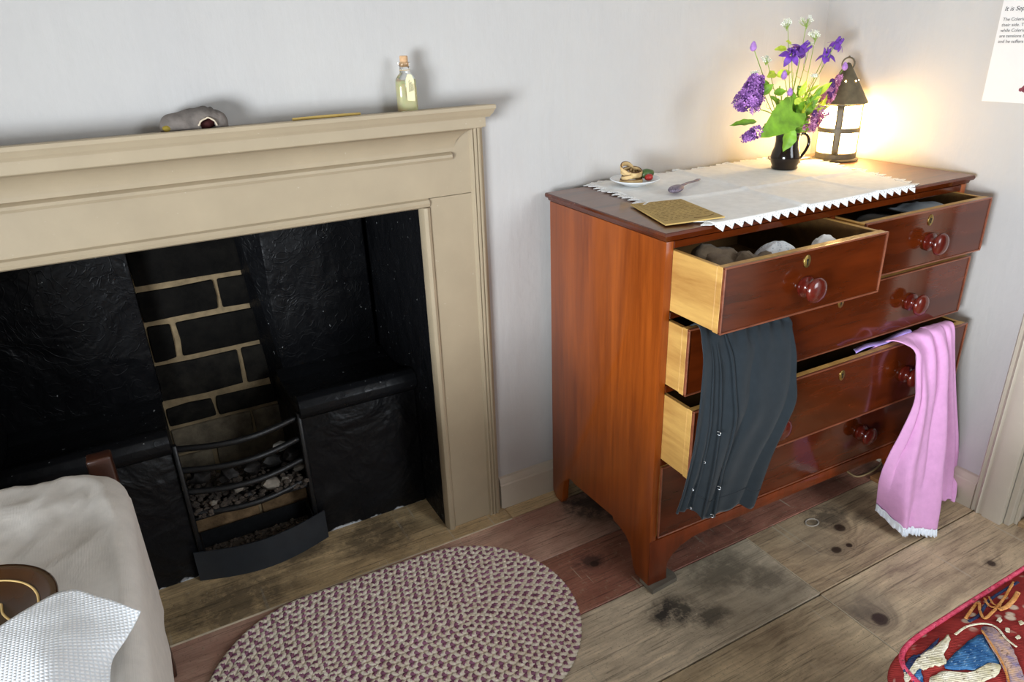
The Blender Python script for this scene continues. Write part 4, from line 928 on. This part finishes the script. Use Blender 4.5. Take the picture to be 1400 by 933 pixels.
# tall white cress sprays
sprays = [((1077, 30), -0.17, 'white cress spray on the big lilac side of the two tallest sprays', 0.026), ((1104, 26), -0.18, 'tallest white cress spray topping the bouquet', 0.03), ((1116, 46), -0.19, 'white cress spray just under the tallest spray', 0.026), ((1048, 80), -0.21, 'white cress spray above the big purple lilac', 0.02), ((1032, 100), -0.2, 'small white cress spray closest to the big purple lilac', 0.014), ((1115, 102), -0.21, 'small white cress spray between the columbine and the lantern', 0.014), ((1108, 60), -0.17, 'small white cress spray beside the higher columbine flower', 0.012)]
for i, (q, y, lab, sz) in enumerate(sprays):
    c = fab(*q, y); th, p = sprig('cress_spray', lab, 'white flower', c, (0.003 * (i % 3), 0, -0.01), 13 + i, 0.0011)
    b = bmesh.new(); bs = bmesh.new()
    hub = p[-1] - Vector((0, 0, sz * 0.55))
    for k in range(16):
        v = c - POT + Vector((R.uniform(-1, 1), R.uniform(-0.8, 0.8), R.uniform(-0.45, 0.45))) * sz * 0.62
        tube(curve([hub + Vector((0, 0, -sz * 0.3 * R.random())), (hub + v) / 2 + (v - p[-1]) * 0.2, v], 4), 0.00045, 4, bm=bs)
        n_ = (Vector((R.uniform(-0.6, 0.6), -0.6, R.uniform(0.2, 0.9)))).normalized(); u_ = n_.orthogonal().normalized(); w_ = n_.cross(u_).normalized()
        for j in range(4):
            a = j * PI / 2 + k; e = 0.0056
            b.faces.new([b.verts.new(v + u_ * math.cos(a + o_) * e * l_ + w_ * math.sin(a + o_) * e * l_) for o_, l_ in ((0, 0.1), (-0.5, 0.85), (0, 1.05), (0.5, 0.85))])
    stuff(mk('petals', b, M['white_petal'], th, fix=False)); stuff(mk('flower_stalk', bs, M['stem'], th))
    n_pod = 6 if i < 4 else 2; b = bmesh.new()
    for k in range(n_pod):
        a = p[-6 - k * 2]; s = R.choice((-1, 1)); e = a + Vector((s * R.uniform(0.012, 0.03), R.uniform(-0.01, 0.01), R.uniform(0.015, 0.035))); tube(curve([a, (a + e) / 2 + Vector((s * 0.006, 0, -0.004)), e], 4), 0.0006, 4, bm=b)
    stuff(mk('seed_pod', b, M['stem'], th))
# leafy sprigs
lf = thing('leafy_stem', 'broad bright green leaf hanging over the front of the mug', 'leaf', POT)
mk('stem', tube([p - POT for p in stem_pts(fab(1060, 160, -0.225), (0, -0.01, 0.01), 20)], 0.0016, 6), M['stem'], lf, True)
leaf(lf, fat(1084, 152, -0.235), fat(1042, 187, -0.262), 0.042, M['leaf'], (-0.1, -0.85, 0.5), 0.06, True, 0.05)
lf2 = thing('leafy_stem', 'rounded pale green leaf drooping down the mug wall', 'leaf', POT)
mk('stem', tube([Vector((0, 0, 0)), Vector((0.0, -0.012, 0.032)), fat(1083, 178, -0.238)], 0.0016, 6), M['stem'], lf2, True)
leaf(lf2, fat(1083, 175, -0.238), fat(1070, 208, -0.243), 0.023, M['leaf'], (-0.1, -0.95, 0.2))
lf3 = thing('leafy_stem', 'cluster of lime green leaves between the mug and the lantern', 'leaf', POT)
mk('stem', tube([p - POT for p in stem_pts(fab(1110, 135, -0.2), (0.01, 0, 0), 22)], 0.0018, 6), M['stem'], lf3, True)
for a_, b_, w_, m_ in (((1090, 165), (1125, 118), 0.017, 'leaf'), ((1095, 160), (1112, 128), 0.018, 'leaf_yellow'), ((1100, 155), (1135, 145), 0.013, 'leaf_yellow'), ((1092, 172), (1110, 178), 0.016, 'leaf'), ((1085, 180), (1108, 158), 0.018, 'leaf'), ((1098, 150), (1122, 148), 0.012, 'leaf_yellow'), ((1105, 140), (1095, 118), 0.010, 'leaf_yellow'), ((1112, 132), (1138, 112), 0.010, 'leaf_yellow')):
    leaf(lf3, fat(*a_, -0.21), fat(*b_, -0.225), w_, M[m_], (R.uniform(-0.4, 0.4), -0.8, 0.5))
for k in range(16):
    a_ = (R.uniform(1085, 1112), R.uniform(125, 170)); ang = R.uniform(-0.2, 1.9); L_ = R.uniform(14, 26); b_ = (a_[0] + L_ * math.cos(ang), a_[1] - L_ * math.sin(ang)); y_ = R.uniform(-0.235, -0.185)
    leaf(lf3, fat(*a_, y_), fat(*b_, y_ - 0.008), R.uniform(0.004, 0.009), M[R.choice(('leaf_yellow', 'leaf', 'leaf_yellow'))], (R.uniform(-0.5, 0.5), -0.8, 0.5), 0.06)
lf4 = thing('leafy_stem', 'dark green upright leaves in the middle of the bouquet', 'leaf', POT)
mk('stem', tube([p - POT for p in stem_pts(fab(1066, 118, -0.2), (0.0, 0, 0), 24)], 0.0018, 6), M['stem'], lf4, True)
for a_, b_, w_, m_ in (((1085, 160), (1090, 138), 0.016, 'leaf_dark'), ((1070, 150), (1052, 130), 0.013, 'leaf'), ((1060, 100), (1048, 106), 0.011, 'leaf_yellow'), ((1062, 104), (1082, 98), 0.012, 'leaf_yellow'), ((1058, 128), (1076, 124), 0.011, 'leaf'), ((1050, 112), (1040, 122), 0.009, 'leaf'), ((1075, 66), (1058, 68), 0.008, 'leaf_yellow'), ((1082, 60), (1074, 56), 0.006, 'leaf_yellow'), ((1090, 118), (1098, 122), 0.006, 'leaf_dark'), ((1068, 160), (1052, 160), 0.014, 'leaf_dark'), ((1095, 170), (1085, 178), 0.02, 'leaf_dark'), ((1078, 155), (1100, 140), 0.02, 'leaf')):
    leaf(lf4, fat(*a_, -0.2), fat(*b_, -0.215), w_, M[m_], (R.uniform(-0.4, 0.4), -0.8, 0.5), 0.08)

# ------------------------------------------------------------------ mantel shelf things
bt = thing('glass_bottle', 'small corked glass bottle with a paper tag on the mantel shelf', 'bottle', (-0.376, -0.05, SHZ - 0.0035))
def sq_loft(rows, n=24, e=0.5):
    b = bmesh.new(); rr = []
    for w_, d_, z in rows:
        r_ = []
        for i in range(n):
            a = 2 * PI * i / n + PI / n; c, s = math.cos(a), math.sin(a)
            r_.append(b.verts.new((w_ * math.copysign(abs(c) ** e, c), d_ * math.copysign(abs(s) ** e, s), z)))
        rr.append(r_)
    for p, q in zip(rr, rr[1:]):
        for i in range(n): b.faces.new((p[i], p[(i + 1) % n], q[(i + 1) % n], q[i]))
    b.faces.new(rr[0][::-1]); b.faces.new(rr[-1]); return b
mk('glass', sq_loft([(0.0205, 0.014, 0), (0.022, 0.0155, 0.003), (0.022, 0.0155, 0.055), (0.0215, 0.015, 0.068), (0.016, 0.012, 0.077), (0.0105, 0.0105, 0.082), (0.0098, 0.0098, 0.096), (0.0125, 0.0125, 0.098), (0.0125, 0.0125, 0.103), (0.011, 0.011, 0.104)], 28, 0.6), M['glass'], bt, True)
mk('contents', sq_loft([(0.0185, 0.012, 0.003), (0.0195, 0.013, 0.006), (0.0195, 0.013, 0.055), (0.019, 0.0125, 0.066)], 28, 0.6), M['powder'], bt, True)
mk('cork', lathe([(0, 0.096), (0.0072, 0.096), (0.0088, 0.106), (0.0088, 0.115), (0.0075, 0.117), (0, 0.117)], 16), M['cork'], bt, True)
tg = mk('paper_tag', prism([(-0.010, 0.026), (0.008, 0.024), (0.0095, 0.068), (0.004, 0.079), (-0.004, 0.080), (-0.009, 0.070)], lambda u, v, d: (u + 0.004, d - 0.0165 - 0.0015 * math.sin(v * 60), v), 0, 0.0008), M['tag_paper'], bt)
b = bmesh.new()
for k in range(3):
    tube([(0.001 + 0.004 * k + 0.0016 * math.sin(i * 2.0), -0.0182, 0.068 - 0.0016 * i - k * 0.004) for i in range(16 - k * 3)], 0.0004, 4, bm=b)
mk('tag_writing', b, M['ink'], bt)
mk('neck_string', tube([(0.0112 * math.cos(a), 0.0112 * math.sin(a), 0.088) for a in [2 * PI * i / 16 for i in range(16)]], 0.0008, 5, closed=True), M['strap'], bt)
st0, st1 = at(400, 164.5, 1, -0.066), at(493, 159, 1, -0.062); st0.z = st1.z = SHZ + 0.0035
tag(mk('wooden_stick', tube([st0, st0.lerp(st1, 0.5) + Vector((0, 0, 0.0004)), st1], [0.0042, 0.0045, 0.0036], 8, flat=0.75), M['yellow_stick'], smooth=True), 'thin pale yellow stick lying along the mantel shelf', 'stick')
# crumpled grey pouch
po = thing('grey_pouch', 'crumpled grey pouch with dark red lining and frayed edge on the shelf', 'pouch', (-0.82, -0.052, SHZ - 0.001))
def pouch(u, v):
    a = u * PI; x = 0.060 * math.cos(a); h = 0.040 * max(0.0, math.sin(a)) ** 0.5 * (1 + 0.10 * math.sin(a * 2 + 0.4)); w_ = 0.028 * max(0.0, math.sin(a)) ** 0.4
    t_ = v * PI; y = -w_ * math.copysign(abs(math.cos(t_)) ** 0.7, math.cos(t_)); z = h * math.sin(t_) ** 0.55
    q = Vector((x * 38, y * 38, z * 38)); n = mnoise.noise(q) * 0.0045
    cr = 0.004 * math.exp(-((u - 0.30 - 0.08 * v) / 0.03) ** 2) + 0.003 * math.exp(-((u - 0.20 - 0.1 * v) / 0.025) ** 2)
    return Vector((x + n, y - n * 0.6, max(0.0, z + (n - cr) * math.sin(t_))))
b = grid(pouch, 56, 30)
dele = [f for f in b.faces if (f.calc_center_median() - Vector((0.022, -0.028, 0.008))).length < 0.015]
bmesh.ops.delete(b, geom=dele, context='FACES')
M['pouch'] = simple('grey_suede', '#6a625c', 0.9, 0.35, 40, 0.5, 70); M['pouch_red'] = simple('dark_red_lining', '#3d0d0c', 0.8, 0.3); M['fray'] = simple('frayed_edge', '#c9b9a2', 0.95, 0.25, 100)
solid(mk('pouch_skin', b, M['pouch'], po, True), 0.002)
lump('lining', (0.020, -0.004, 0.011), (0.022, 0.012, 0.011), M['pouch_red'], po, 5, 0.15, 3)
b = bmesh.new(); tube(curve([Vector((0.022, -0.0275, 0.007)) + Vector((0.0160 * math.cos(a), 0.0, 0.0150 * math.sin(a))) + Vector((mnoise.noise(Vector((a * 3, 1, 0))), 0, mnoise.noise(Vector((a * 3, 5, 0))))) * 0.004 for a in [PI * i / 9 for i in range(10)]], 3), 0.0017, 6, bm=b)
mk('frayed_edge', b, M['fray'], po, True)
lump('yellow_fleck', (-0.050, -0.02, 0.008), (0.010, 0.006, 0.007), simple('mustard_lining', '#8f7a22', 0.8, 0.3), po, 9, 0.3, 2)

# ------------------------------------------------------------------ printed panel on the wall
PX = wx(-0.61) - 0.004
pn = thing('printed_panel', 'white printed information sheet on the wall above the chest', 'panel', (PX, -0.61, 1.28))
ps = mk('sheet', box(-0.001, 0.003, -0.105, 0.105, -0.148, 0.149, 0.0005, 1), M['panel_paper'], pn)
pn.rotation_euler = (0, 0, 0.015); ps.rotation_euler = (0.0, 0, 0)
def words_on(txt, y, z, size, m, shear=0.0, name='lettering'):
    cu = bpy.data.curves.new('t', 'FONT'); cu.body = txt; cu.size = size; cu.shear = shear; cu.extrude = 0.0001
    o = bpy.data.objects.new('t', cu); COL.objects.link(o); dg = bpy.context.evaluated_depsgraph_get(); me = bpy.data.meshes.new_from_object(o.evaluated_get(dg)); bpy.data.objects.remove(o)
    for v in me.vertices: v.co = Vector((-0.0016 - v.co.z, -v.co.x + y, v.co.y + z))
    return link(name, me, m, pn)
words_on('It is September', 0.0975, 0.063, 0.0145, M['print_dark'], 0.25)
for i, l in enumerate(('The Coleridges lie on', 'their side. There', 'while Coleridge', 'are tensions between', 'and he suffers from')):
    words_on(l, 0.0965, 0.0405 - i * 0.0125, 0.0105, M['print_grey'])
b = bmesh.new()
for y, z, a in ((0.012, -0.113, 0.5), (0.004, -0.120, -0.4)):
    prism([(0.011 * math.cos(t_) * math.cos(a) - 0.0055 * math.sin(t_) * math.sin(a) * (1 + 0.25 * math.cos(5 * t_)), 0.011 * math.cos(t_) * math.sin(a) + 0.0055 * math.sin(t_) * math.cos(a) * (1 + 0.25 * math.cos(5 * t_))) for t_ in [2 * PI * i / 28 for i in range(28)]], lambda u, v, d: (-0.0012 - d, y - u, z + v), 0, 0.0004, b)
mk('leaf_emblem', b, M['print_red'], pn)

# ------------------------------------------------------------------ braided oval rug
RC = at(560, 880, 2, 0.0); RC = Vector((-0.63, -0.372, 0))
rg = thing('braided_rug', 'oval braided rug of beige and plum cords before the hearth', 'rug', (RC.x, RC.y, 0.0008), -0.03)
t = NT('beige_cord'); p = t.obj(); M['cord_a'] = t.out(color=t.ramp(t.noise(p, 60, 3), [(0.3, hexc('#dccdb6')), (0.7, hexc('#f8f0e0'))]), rough=0.95, normal=t.bump(t.noise(p, 300, 2), 0.4, 0.002))
t = NT('plum_cord'); p = t.obj(); M['cord_b'] = t.out(color=t.ramp(t.noise(p, 30, 3), [(0.3, hexc('#7a4a5e')), (0.7, hexc('#a5708c'))]), rough=0.95, normal=t.bump(t.noise(p, 300, 2), 0.4, 0.002))
LH, PITCH, NR = 0.16, 0.0178, 16                  # half length of the centre line, braid width, rounds
def oval(r, s):
    """point at arc length s on the stadium of radius r, and its outward normal"""
    a, c = 2 * LH, PI * r; s = s % (2 * a + 2 * c)
    if s < a: return Vector((-LH + s, -r, 0)), Vector((0, -1, 0))
    s -= a
    if s < c: th_ = -PI / 2 + s / r; n_ = Vector((math.cos(th_), math.sin(th_), 0)); return Vector((LH, 0, 0)) + n_ * r, n_
    s -= c
    if s < a: return Vector((LH - s, r, 0)), Vector((0, 1, 0))
    s -= a; th_ = PI / 2 + s / r; n_ = Vector((math.cos(th_), math.sin(th_), 0)); return Vector((-LH, 0, 0)) + n_ * r, n_
for k in range(NR):
    r = PITCH * (k + 0.5); per = 4 * LH + 2 * PI * r; nb = max(6, round(per / 0.034)); N = nb * 8; b = bmesh.new(); fm_ = []
    for q in range(3):
        pts = []
        for i in range(N):
            s = per * i / N; ph = 2 * PI * nb * i / N + q * 2 * PI / 3; c, n_ = oval(r, s + k * 0.013)
            pts.append(c + n_ * (0.0058 * math.sin(ph)) + Vector((0, 0, 0.0068 + 0.0022 * math.sin(2 * ph + 0.6))))
        before = len(b.faces); tube(pts, 0.0066, 5, True, bm=b, flat=0.58, up=(0, 0, 1)); b.faces.ensure_lookup_table()
        for f in b.faces[before:]: f.material_index = 1 if q == 0 else 0
    mk('braid', b, [M['cord_a'], M['cord_b']], rg, True, fix=False)

# ------------------------------------------------------------------ bed with white sheet, dish and towel
BZ = 0.60
bd_ = thing('bed', 'white sheeted bed corner in front of the fireplace', 'bed', (-1.6, -0.9, 0))
def bpart(name, bm, m, sm=True): o = mk(name, bm, m, None, sm); o.location = (1.6, 0.9, 0); o.parent = bd_; return o
bx0, bx1, by0, by1 = -2.3, -1.078, -1.9, -0.185
def sheet_fn(u, v):
    """top and overhanging side of the covered mattress as a superellipse shell"""
    a = u * 2 * PI; c, s = math.cos(a), math.sin(a); e = 0.15
    ex, ey = math.copysign(abs(c) ** e, c), math.copysign(abs(s) ** e, s)
    if v < 0.6: k = v / 0.6; h = 1.0
    else: k = 1.0; h = 1.0
    rr = min(1.0, v / 0.62)
    hx, hy = (bx1 - bx0) / 2, (by1 - by0) / 2; mx, my = (bx0 + bx1) / 2, (by0 + by1) / 2
    edge = 0.035
    if v <= 0.62: x, y, z = mx + ex * rr * (hx - edge), my + ey * rr * (hy - edge), BZ
    elif v <= 0.78:
        t_ = (v - 0.62) / 0.16 * PI / 2; x, y, z = mx + ex * (hx - edge + edge * math.sin(t_)), my + ey * (hy - edge + edge * math.sin(t_)), BZ - edge * (1 - math.cos(t_))
    else: t_ = (v - 0.78) / 0.22; x, y, z = mx + ex * (hx + 0.002 * math.sin(a * 40)), my + ey * (hy + 0.002 * math.sin(a * 40)), BZ - edge - 0.22 * t_
    n = 0.007 * mnoise.noise(Vector((x * 7, y * 7, 2))) + 0.009 * (1 - abs(mnoise.noise(Vector((x * 11 + y * 7, y * 8 - x * 5, 5))))) ** 3 + 0.003 * mnoise.noise(Vector((x * 40, y * 24, 8)))
    cx = x - (bx1 - 0.02); cy = y - (by1 - 0.01); dcor = math.hypot(cx, cy)
    z += n - 0.012 * math.exp(-(dcor / 0.06) ** 2)
    return Vector((x, y, z))
bpart('sheet', grid(sheet_fn, 240, 60), M['sheet'])
bpart('mattress', box(bx0 + 0.03, bx1 - 0.03, by0 + 0.03, by1 - 0.03, 0.36, 0.55, 0.03, 3), M['white_linen'])
bpart('side_rail', box(bx1 - 0.045, bx1 - 0.02, by0 + 0.02, by1 - 0.02, 0.28, 0.37, 0.004, 2), M['bed_wood'])
bpart('side_rail', box(bx0 + 0.02, bx0 + 0.045, by0 + 0.02, by1 - 0.02, 0.28, 0.37, 0.004, 2), M['bed_wood'])
for px_, py_ in ((bx1 - 0.05, by1 + 0.022), (bx0 + 0.05, by1 + 0.022), (bx1 - 0.05, by0 - 0.022), (bx0 + 0.05, by0 - 0.022)): bpart('bed_post', box(px_ - 0.022, px_ + 0.022, py_ - 0.018, py_ + 0.018, 0.003, 0.60, 0.004, 2), M['bed_wood'])
bpart('foot_board', box(bx0 + 0.073, bx1 - 0.073, by1 + 0.01, by1 + 0.034, 0.3, 0.55, 0.004, 2), M['bed_wood'])
bpart('head_board', box(bx0 + 0.073, bx1 - 0.073, by0 - 0.034, by0 - 0.01, 0.3, 0.594, 0.004, 2), M['bed_wood'])
# slipware dish
DC = Vector((-1.292, -0.615, BZ + 0.006)); DR = 0.118
ds = thing('slipware_dish', 'brown glazed dish with wavy yellow slip lines on the bed', 'dish', DC)
mk('dish_body', lathe([(0, 0), (0.07, 0), (0.085, 0.006), (DR - 0.006, 0.026), (DR, 0.032), (DR - 0.003, 0.035), (DR - 0.012, 0.031), (0.075, 0.013), (0.05, 0.010), (0, 0.0095)], 56), M['brown_glaze'], ds, True)
def dz(r): return 0.0105 + max(0, (r - 0.06)) ** 1.0 * 0.40 * min(1, max(0, (r - 0.06) / 0.02))
def slip(pts): 
    P2 = [Vector((x, y, dz(math.hypot(x, y)) + 0.0012)) for x, y in pts]
    mk('slip_line', tube(curve(P2, 6), 0.0017, 6, flat=0.6, up=(0, 0, 1)), M['yellow_slip'], ds, True)
slip([(0.092 * math.cos(a), 0.092 * math.sin(a)) for a in [-0.9 + 2.4 * i / 12 for i in range(13)]])
slip([(0.085, -0.03), (0.06, -0.005), (0.045, 0.02), (0.04, 0.045), (0.03, 0.03), (0.02, 0.0), (0.0, 0.02), (-0.02, 0.05)])
slip([(0.06, -0.05), (0.03, -0.03), (0.0, -0.04), (-0.04, -0.02)])
# waffle towel
t = NT('waffle_cotton'); p = t.obj(); vx = t.n('ShaderNodeTexWave', {'Vector': p, 'Scale': 68}, bands_direction='X').outputs[1]; vy = t.n('ShaderNodeTexWave', {'Vector': p, 'Scale': 68}, bands_direction='Y').outputs[1]
M['waffle'] = t.out(color=t.ramp(t.math('MULTIPLY', vx, vy), [(0.02, hexc('#e2e6ea')), (0.35, hexc('#f8f8f8'))]), rough=0.95, normal=t.bump(t.math('MULTIPLY', vx, vy), 0.35, 0.003), spec=0.1)
tw = [[at(-130, 935, 2, BZ + 0.055), at(-20, 870, 2, BZ + 0.062), at(82, 811, 2, BZ + 0.058), at(135, 817, 2, BZ + 0.055), at(193, 837, 2, BZ + 0.04)],
      [at(-120, 1000, 2, BZ + 0.04), at(0, 935, 2, BZ + 0.06), at(70, 885, 2, BZ + 0.062), at(125, 880, 2, BZ + 0.045), at(176, 870, 2, BZ + 0.03)],
      [at(-110, 1060, 2, BZ + 0.03), at(0, 1000, 2, BZ + 0.045), at(60, 960, 2, BZ + 0.050), at(110, 940, 2, BZ + 0.032), at(153, 905, 2, BZ + 0.022)],
      [at(-100, 1120, 2, BZ + 0.016), at(0, 1080, 2, BZ + 0.022), at(55, 1040, 2, BZ + 0.028), at(105, 1010, 2, BZ + 0.016), at(150, 960, 2, BZ + 0.014)]]
tr = [curve(r_, 10) for r_ in tw]
def towel(u, v):
    i = min(int(u * 40), 39); f = u * 40 - i; col = [r_[i].lerp(r_[i + 1], f) for r_ in tr]
    cc_ = curve(col, 8); j = min(int(v * 24), 23); q = cc_[j].lerp(cc_[j + 1], v * 24 - j)
    return q + Vector((0, 0, 0.0015 * mnoise.noise(q * 30)))
o = solid(mk('waffle_towel', grid(towel, 60, 40), M['waffle'], smooth=True), 0.004)
tag(o, 'white waffle towel draped over the brown slipware dish', 'towel')

# ------------------------------------------------------------------ chair seat with tapestry cover
SZ = 0.452
cs = thing('tapestry_chair', 'chair seat covered in red, blue and cream tapestry with pink piping', 'chair', (0.25, -1.45, 0))
sx0, sx1, sy0, sy1 = -0.118, 0.42, -1.66, -1.178
def srect(k, a, grow=0.0):
    c, s = math.cos(a), math.sin(a); e = 0.22
    hx, hy = (sx1 - sx0) / 2 + grow, (sy1 - sy0) / 2 + grow
    return (sx0 + sx1) / 2 + math.copysign(abs(c) ** e, c) * hx * k, (sy0 + sy1) / 2 + math.copysign(abs(s) ** e, s) * hy * k
def sz(x, y):
    hx, hy = (sx1 - sx0) / 2, (sy1 - sy0) / 2; u = (x - (sx0 + sx1) / 2) / hx; v = (y - (sy0 + sy1) / 2) / hy
    return SZ + 0.035 * max(0, 1 - abs(u) ** 3.5) ** 0.8 * max(0, 1 - abs(v) ** 3.5) ** 0.8
def spart(name, bm, m, sm=True): o = mk(name, bm, m, None, sm); o.location = (-0.25, 1.45, 0); o.parent = cs; return o
t = NT('tapestry_red'); p = t.obj(); v1 = t.n('ShaderNodeTexVoronoi', {'Vector': p, 'Scale': 38, 'Randomness': 1.0}); n1 = t.noise(p, 20, 4, 0.6)
base = t.ramp(n1, [(0.35, hexc('#7e2a28')), (0.65, hexc('#a83c38'))])
spk = t.ramp(v1.outputs[0], [(0.20, 1.0), (0.32, 0.0)]); gate = t.ramp(t.noise(p, 16, 2), [(0.42, 0.0), (0.5, 0.85)])
c_ = t.mix(t.math('MULTIPLY', spk, gate), base, hexc('#d9c6b0'))
st_ = t.n('ShaderNodeTexWave', {'Vector': p, 'Scale': 130, 'Distortion': 0.5}, bands_direction='DIAGONAL').outputs[1]
M['tap_red'] = t.out(color=c_, rough=0.95, normal=t.bump(st_, 0.3, 0.003), spec=0.1)
def wool(name, a, b_, fleck=(90, 60, 50)):
    t = NT(name); p = t.obj(); fl = t.ramp(t.noise(t.map(p, (1.0, 2.2, 1.0)), 130, 2, 0.6), [(0.60, 0.0), (0.68, 0.7)]); s_ = t.n('ShaderNodeTexWave', {'Vector': p, 'Scale': 130, 'Distortion': 0.5}, bands_direction='DIAGONAL').outputs[1]
    return t.out(color=t.mix(fl, t.ramp(t.noise(p, 70, 4, 0.65), [(0.35, hexc(a)), (0.65, hexc(b_))]), hexc(fleck)), rough=0.95, normal=t.bump(s_, 0.3, 0.003), spec=0.1)
M['tap_blue'] = wool('tapestry_blue', '#1f4a7c', '#4f7fae', (150, 180, 205)); M['tap_cream'] = wool('tapestry_cream', '#c8bd98', '#f0e8d4'); M['tap_ochre'] = wool('tapestry_ochre', '#c07a3c', '#e0a468'); M['tap_band'] = wool('tapestry_band', '#8d7f9c', '#d9b08a'); M['tap_navy'] = wool('tapestry_navy', '#1c2440', '#3a4668'); M['tap_pink'] = wool('pink_piping', '#c23a52', '#e06078')
def seat_fn(u, v):
    a = u * 2 * PI
    if v < 0.7: k = v / 0.7; x, y = srect(k, a); return Vector((x, y, sz(x, y)))
    t_ = (v - 0.7) / 0.3; x, y = srect(1.0, a, 0.012 * math.sin(t_ * PI)); return Vector((x, y, SZ - 0.075 * t_))
spart('seat', grid(seat_fn, 128, 40), M['tap_red'])
spart('piping', tube([(lambda q: (q[0], q[1], SZ + 0.001))(srect(1.0, 2 * PI * i / 160, 0.002)) for i in range(160)], 0.0042, 8, True), M['tap_pink'])
spart('seat_frame', prism([srect(0.97, 2 * PI * i / 64) for i in range(64)], lambda u, v, d: (u, v, d), SZ - 0.13, SZ - 0.07), M['bed_wood'], False)
for x in (sx0 + 0.05, sx1 - 0.05):
    for y in (sy0 + 0.05, sy1 - 0.05): spart('leg', prism([(-0.018, -0.018), (0.018, -0.018), (0.018, 0.018), (-0.018, 0.018)], lambda u, v, d: (x + u * (0.7 + d), y + v * (0.7 + d), d), 0.0008, SZ - 0.13, bev=0.002), M['bed_wood'], False)
def on_seat(px, py, lift=0.0025):
    z_ = SZ + 0.02
    for _ in range(6): p = at(px, py, 2, z_); z_ = sz(p.x, p.y) + lift
    return at(px, py, 2, z_)
def patch(name, poly, m, lift=0.0014, n=10):
    """a piece of needlework lying on the cushion, a fan of small quads following its dome"""
    P2 = [q + Vector((mnoise.noise(q * 0.35), mnoise.noise(q * 0.35 + Vector((7, 3, 1))), 0)) * 2.2 for q in curve([Vector((a, b_, 0)) for a, b_ in poly], 5, True)]; c = sum(P2, Vector()) / len(P2); b = bmesh.new(); prev = None
    rings = [[b.verts.new(on_seat(*(c.lerp(q, k / 4)).xy, lift)) for q in P2] for k in range(1, 5)]
    cv_ = b.verts.new(on_seat(c.x, c.y, lift)); n_ = len(P2)
    for i in range(n_): b.faces.new((cv_, rings[0][i], rings[0][(i + 1) % n_]))
    for r0, r1 in zip(rings, rings[1:]):
        for i in range(n_): b.faces.new((r0[i], r1[i], r1[(i + 1) % n_], r0[(i + 1) % n_]))
    o = spart(name, b, m); solid(o, 0.0012); return o
def line_on(name, pts, r, m, lift=0.002): return spart(name, tube([on_seat(q.x, q.y, lift) for q in curve([Vector((a, b_, 0)) for a, b_ in pts], 6)], r * 0.85, 8, flat=0.3, up=(0, 0, 1)), m)
patch('blue_motif', [(1292, 914), (1312, 888), (1341, 868), (1353, 886), (1366, 908), (1330, 916)], M['tap_blue'])
patch('blue_motif', [(1250, 925), (1257, 915), (1262, 930), (1255, 945), (1248, 940)], M['tap_blue'])
patch('cream_scroll', [(1240, 906), (1256, 900), (1263, 892), (1280, 884), (1296, 868), (1298, 880), (1290, 896), (1294, 908), (1275, 912), (1262, 916), (1250, 910), (1243, 925), (1238, 935), (1236, 920)], M['tap_cream'])
patch('cream_scroll', [(1290, 918), (1330, 920), (1352, 908), (1368, 912), (1360, 926), (1330, 935), (1300, 932), (1285, 940), (1270, 930)], M['tap_cream'], 0.003)
patch('navy_edge', [(1236, 915), (1244, 899), (1262, 893), (1284, 873), (1276, 885), (1258, 897), (1244, 904), (1239, 925)], M['tap_navy'], 0.0015)
line_on('ochre_scroll', [(1320, 846), (1330, 832), (1338, 824), (1340, 836), (1346, 846), (1356, 838), (1368, 826)], 0.0028, M['tap_ochre'])
line_on('ochre_scroll', [(1346, 818), (1352, 828), (1362, 830), (1373, 818), (1380, 806), (1386, 796)], 0.0025, M['tap_ochre'])
line_on('ochre_scroll', [(1366, 834), (1376, 830), (1386, 820), (1392, 810)], 0.0042, M['tap_ochre'])
line_on('ochre_scroll', [(1352, 816), (1358, 826), (1368, 830), (1372, 834)], 0.0022, M['tap_ochre'])
line_on('navy_scroll', [(1324, 850), (1338, 842), (1352, 822), (1372, 808), (1392, 796)], 0.0028, M['tap_navy'], 0.001)
patch('woven_band', [(1342, 862), (1354, 858), (1372, 870), (1385, 890), (1396, 915), (1406, 945), (1380, 950), (1376, 925), (1362, 898)], M['tap_band'], 0.002)
line_on('ochre_scroll', [(1342, 862), (1360, 888), (1374, 915), (1382, 945)], 0.002, M['tap_ochre'], 0.004)
line_on('cream_scroll', [(1306, 868), (1322, 857), (1345, 853), (1362, 858), (1376, 874), (1390, 885)], 0.0022, M['tap_cream'], 0.003)
for q in ((1396, 852), (1392, 872), (1378, 862), (1366, 848)): patch('cream_scroll', [(q[0] - 4, q[1]), (q[0], q[1] - 3), (q[0] + 4, q[1]), (q[0], q[1] + 3)], M['tap_cream'], 0.002)
